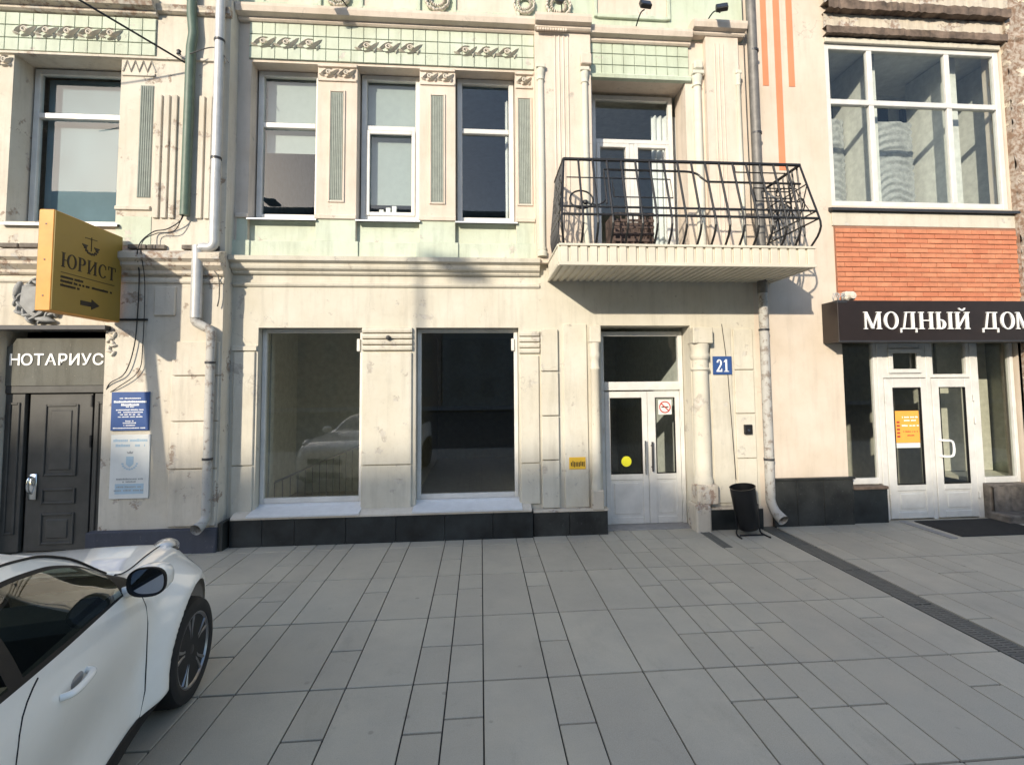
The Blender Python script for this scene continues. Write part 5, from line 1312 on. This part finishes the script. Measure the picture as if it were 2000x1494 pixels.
# door mirrors
for s in (-1, 1):
    Mx = Matrix.Translation((-.82, s*.965, 1.10)) @ Matrix.Rotation(s*R(9), 4, 'Z')
    def sup(a, ry, rz): return (ry*math.copysign(abs(math.cos(a))**.75, math.cos(a)), rz*math.copysign(abs(math.sin(a))**.75, math.sin(a)))
    sh = MB(); n = 28; vs = []
    for x_, k in ((-.045, 1.0), (.0, 1.0), (.05, .93), (.09, .72), (.115, .40), (.12, .05)):
        for i in range(n): a = 2*math.pi*i/n; y_, z_ = sup(a, .094*k, .076*k); vs.append((x_, y_, z_+.01*(k-1)))
    sh.add(vs, [(r_*n+i, r_*n+(i+1) % n, (r_+1)*n+(i+1) % n, (r_+1)*n+i) for r_ in range(5) for i in range(n)])
    mi = sh.xf(Mx).build('door_mirror', 'car_paint', car, smooth=60, local=True)
    rim = MB(); vs = []
    for x_, k in ((-.045, 1.01), (-.062, 1.0), (-.060, .90), (-.045, .86)):
        for i in range(n): a = 2*math.pi*i/n; y_, z_ = sup(a, .094*k, .076*k); vs.append((x_, y_, z_))
    rim.add(vs, [(r_*n+i, r_*n+(i+1) % n, (r_+1)*n+(i+1) % n, (r_+1)*n+i) for r_ in range(3) for i in range(n)]); rim.xf(Mx).build('mirror_rim', 'car_trim', mi, smooth=40, local=True)
    g = MB(); g.add([(-.0475, *sup(2*math.pi*i/n, .082, .066)) for i in range(n)], [tuple(range(n))]); g.xf(Mx).build('mirror_glass', 'mirror', mi, local=True)
    MB().tube([(-.80, s*.90, 1.05), (-.78, s*.80, 1.02)], [.028, .035], 8).build('mirror_stalk', 'car_paint', mi, smooth=50, local=True)
    # door handle with its recess
    hx, hz = -1.42, .885
    p0 = Vector(on_side(hx, hz, s)); 
    MB().ell(tuple(p0+Vector((.02, -s*.010, .0))), (.075, .016, .032), 0, 16, 8).build('handle_recess', 'post_steel', car, smooth=60, local=True)
    pts = [on_side(hx-.115, hz+.004, s, -.004), on_side(hx-.09, hz+.004, s, .030), on_side(hx, hz+.002, s, .038), on_side(hx+.09, hz, s, .028), on_side(hx+.115, hz, s, -.004)]
    MB().tube(smooth_path(pts, 5), .0155, 10).build('door_handle', 'car_paint', car, smooth=60, local=True)
# wiper and cowl
MB().tube([(-.55, -.62, 1.085), (-.50, -.1, 1.10)], .010, 6).build('wiper', 'car_trim', car, local=True)
# cabin
m = MB().box(-2.9, -.6, -.74, .74, .40, .46); m.box(-.98, -.60, -.72, .72, .70, .98, .05); m.box(-2.9, -.6, -.80, -.74, .40, 1.0); m.box(-2.9, -.6, .74, .80, .40, 1.0); m.box(-2.95, -2.5, -.7, .7, .46, .95)
m.build('cabin', 'car_cabin', car, local=True)
for y in (-.36, .36):
    m = MB(); m.box(-1.75, -1.25, y-.25, y+.25, .50, .68, .06)
    Mx = Matrix.Translation((-1.78, y, .62)) @ Matrix.Rotation(R(-16), 4, 'Y'); q = MB().box(-.09, .07, -.24, .24, 0, .58, .07).xf(Mx); m.add(q.v, q.f)
    q = MB().box(-.06, .05, -.13, .13, .62, .80, .045).xf(Mx); m.add(q.v, q.f); q = MB().tube([(0, -.05, .55), (0, -.05, .65)], .01, 5).xf(Mx); m.add(q.v, q.f)
    m.build('seat', 'car_cabin', car, smooth=40, local=True)
st = [(-1.12+.06*math.sin(a)*.3, .36+.18*math.cos(a), .92+.17*math.sin(a)) for a in [2*math.pi*i/24 for i in range(25)]]
m = MB().tube(st, .016, 8); m.tube([(-1.1, .36, .90), (-.9, .36, .80)], .03, 8); m.tube([(-1.12, .20, .92), (-1.12, .52, .92)], .02, 6); m.build('steering_wheel', 'car_cabin', car, smooth=50, local=True)

# ================================================================== the street behind the camera: what throws the shade and shows in the panes
pst = empty('leaning_post', (-5.33, -2.5, 0), 'leaning grey steel post beside the car', 'post')
MB().tube([(-5.33, -2.5, 0), (-5.88, -2.5, 4.6)], .072, 12).build('shaft', 'post_steel', pst, smooth=40); MB().lathe([(.14, 0), (.14, .03), (.08, .06)], -5.33, -2.5, 0, 12).build('foot', 'post_steel', pst)
sl = empty('street_lamp', (-8.3, -12.0, -.15), 'tall street lamp across the road', 'street lamp')
MB().tube([(-8.3, -12, -.15), (-8.3, -12, 9.0)], [.07, .04], 12).build('post', 'post_steel', sl, smooth=40)
MB().tube(smooth_path([(-8.3, -12, 9.0), (-8.3, -12.2, 9.35), (-8.3, -12.9, 9.5)], 5), .045, 8).build('arm', 'post_steel', sl)
B(-8.55, -8.05, -13.3, -12.6, 9.42, 9.52, .03).build('lamp_head', 'post_steel', sl)
sheet('far_pavement', -120, 120, -46, -36, -.02, 'kerb_stone')
def house(x0, x1, h, wallc, label, storeys):
    t = empty('street_house', ((x0+x1)/2, -45, 0), label, 'building', 'houses across the street')
    B(x0, x1, -58, -45.0, -.1, h-.9).build('wall', wallc, t)
    B(x0, x1, -58, -44.7, h-.9, h-.5).build('cornice', 'far_wall', t)
    MB().add([(x0, -44.8, h-.5), (x1, -44.8, h-.5), (x1, -46, h), (x0, -46, h), (x0, -58, h), (x1, -58, h)], [(0, 1, 2, 3), (3, 2, 5, 4)]).build('roof', 'far_roof', t)
    wme = B(-.65, .65, -.06, .06, -.95, .95, .02).mesh('window', 'house_pane'); fh = (h-2)/storeys
    nw = int((x1-x0)/2.9); st_ = (x1-x0)/nw
    for j in range(storeys):
        for i in range(nw): inst('window', wme, t, (x0+st_*(i+.5), -44.98, 1.9+fh*j))
plaster('house_buff', (.26, .23, .19), .3); plaster('house_grey', (.22, .22, .215), .3); plaster('house_rose', (.26, .20, .17), .3)
house(-72, -33.1, 21.75, 'house_buff', 'buff five-storey house across the street', 5)
house(-33.0, -26, 21.25, 'house_grey', 'narrow grey five-storey house across the street', 5)
house(-25.9, -4, 20.65, 'house_rose', 'rose five-storey house across the street', 5)
house(-3.9, 24, 20.6, 'house_grey', 'wide grey five-storey house across the street', 5)
house(24.1, 60, 18.6, 'house_buff', 'lower buff house at the far end across the street', 4)
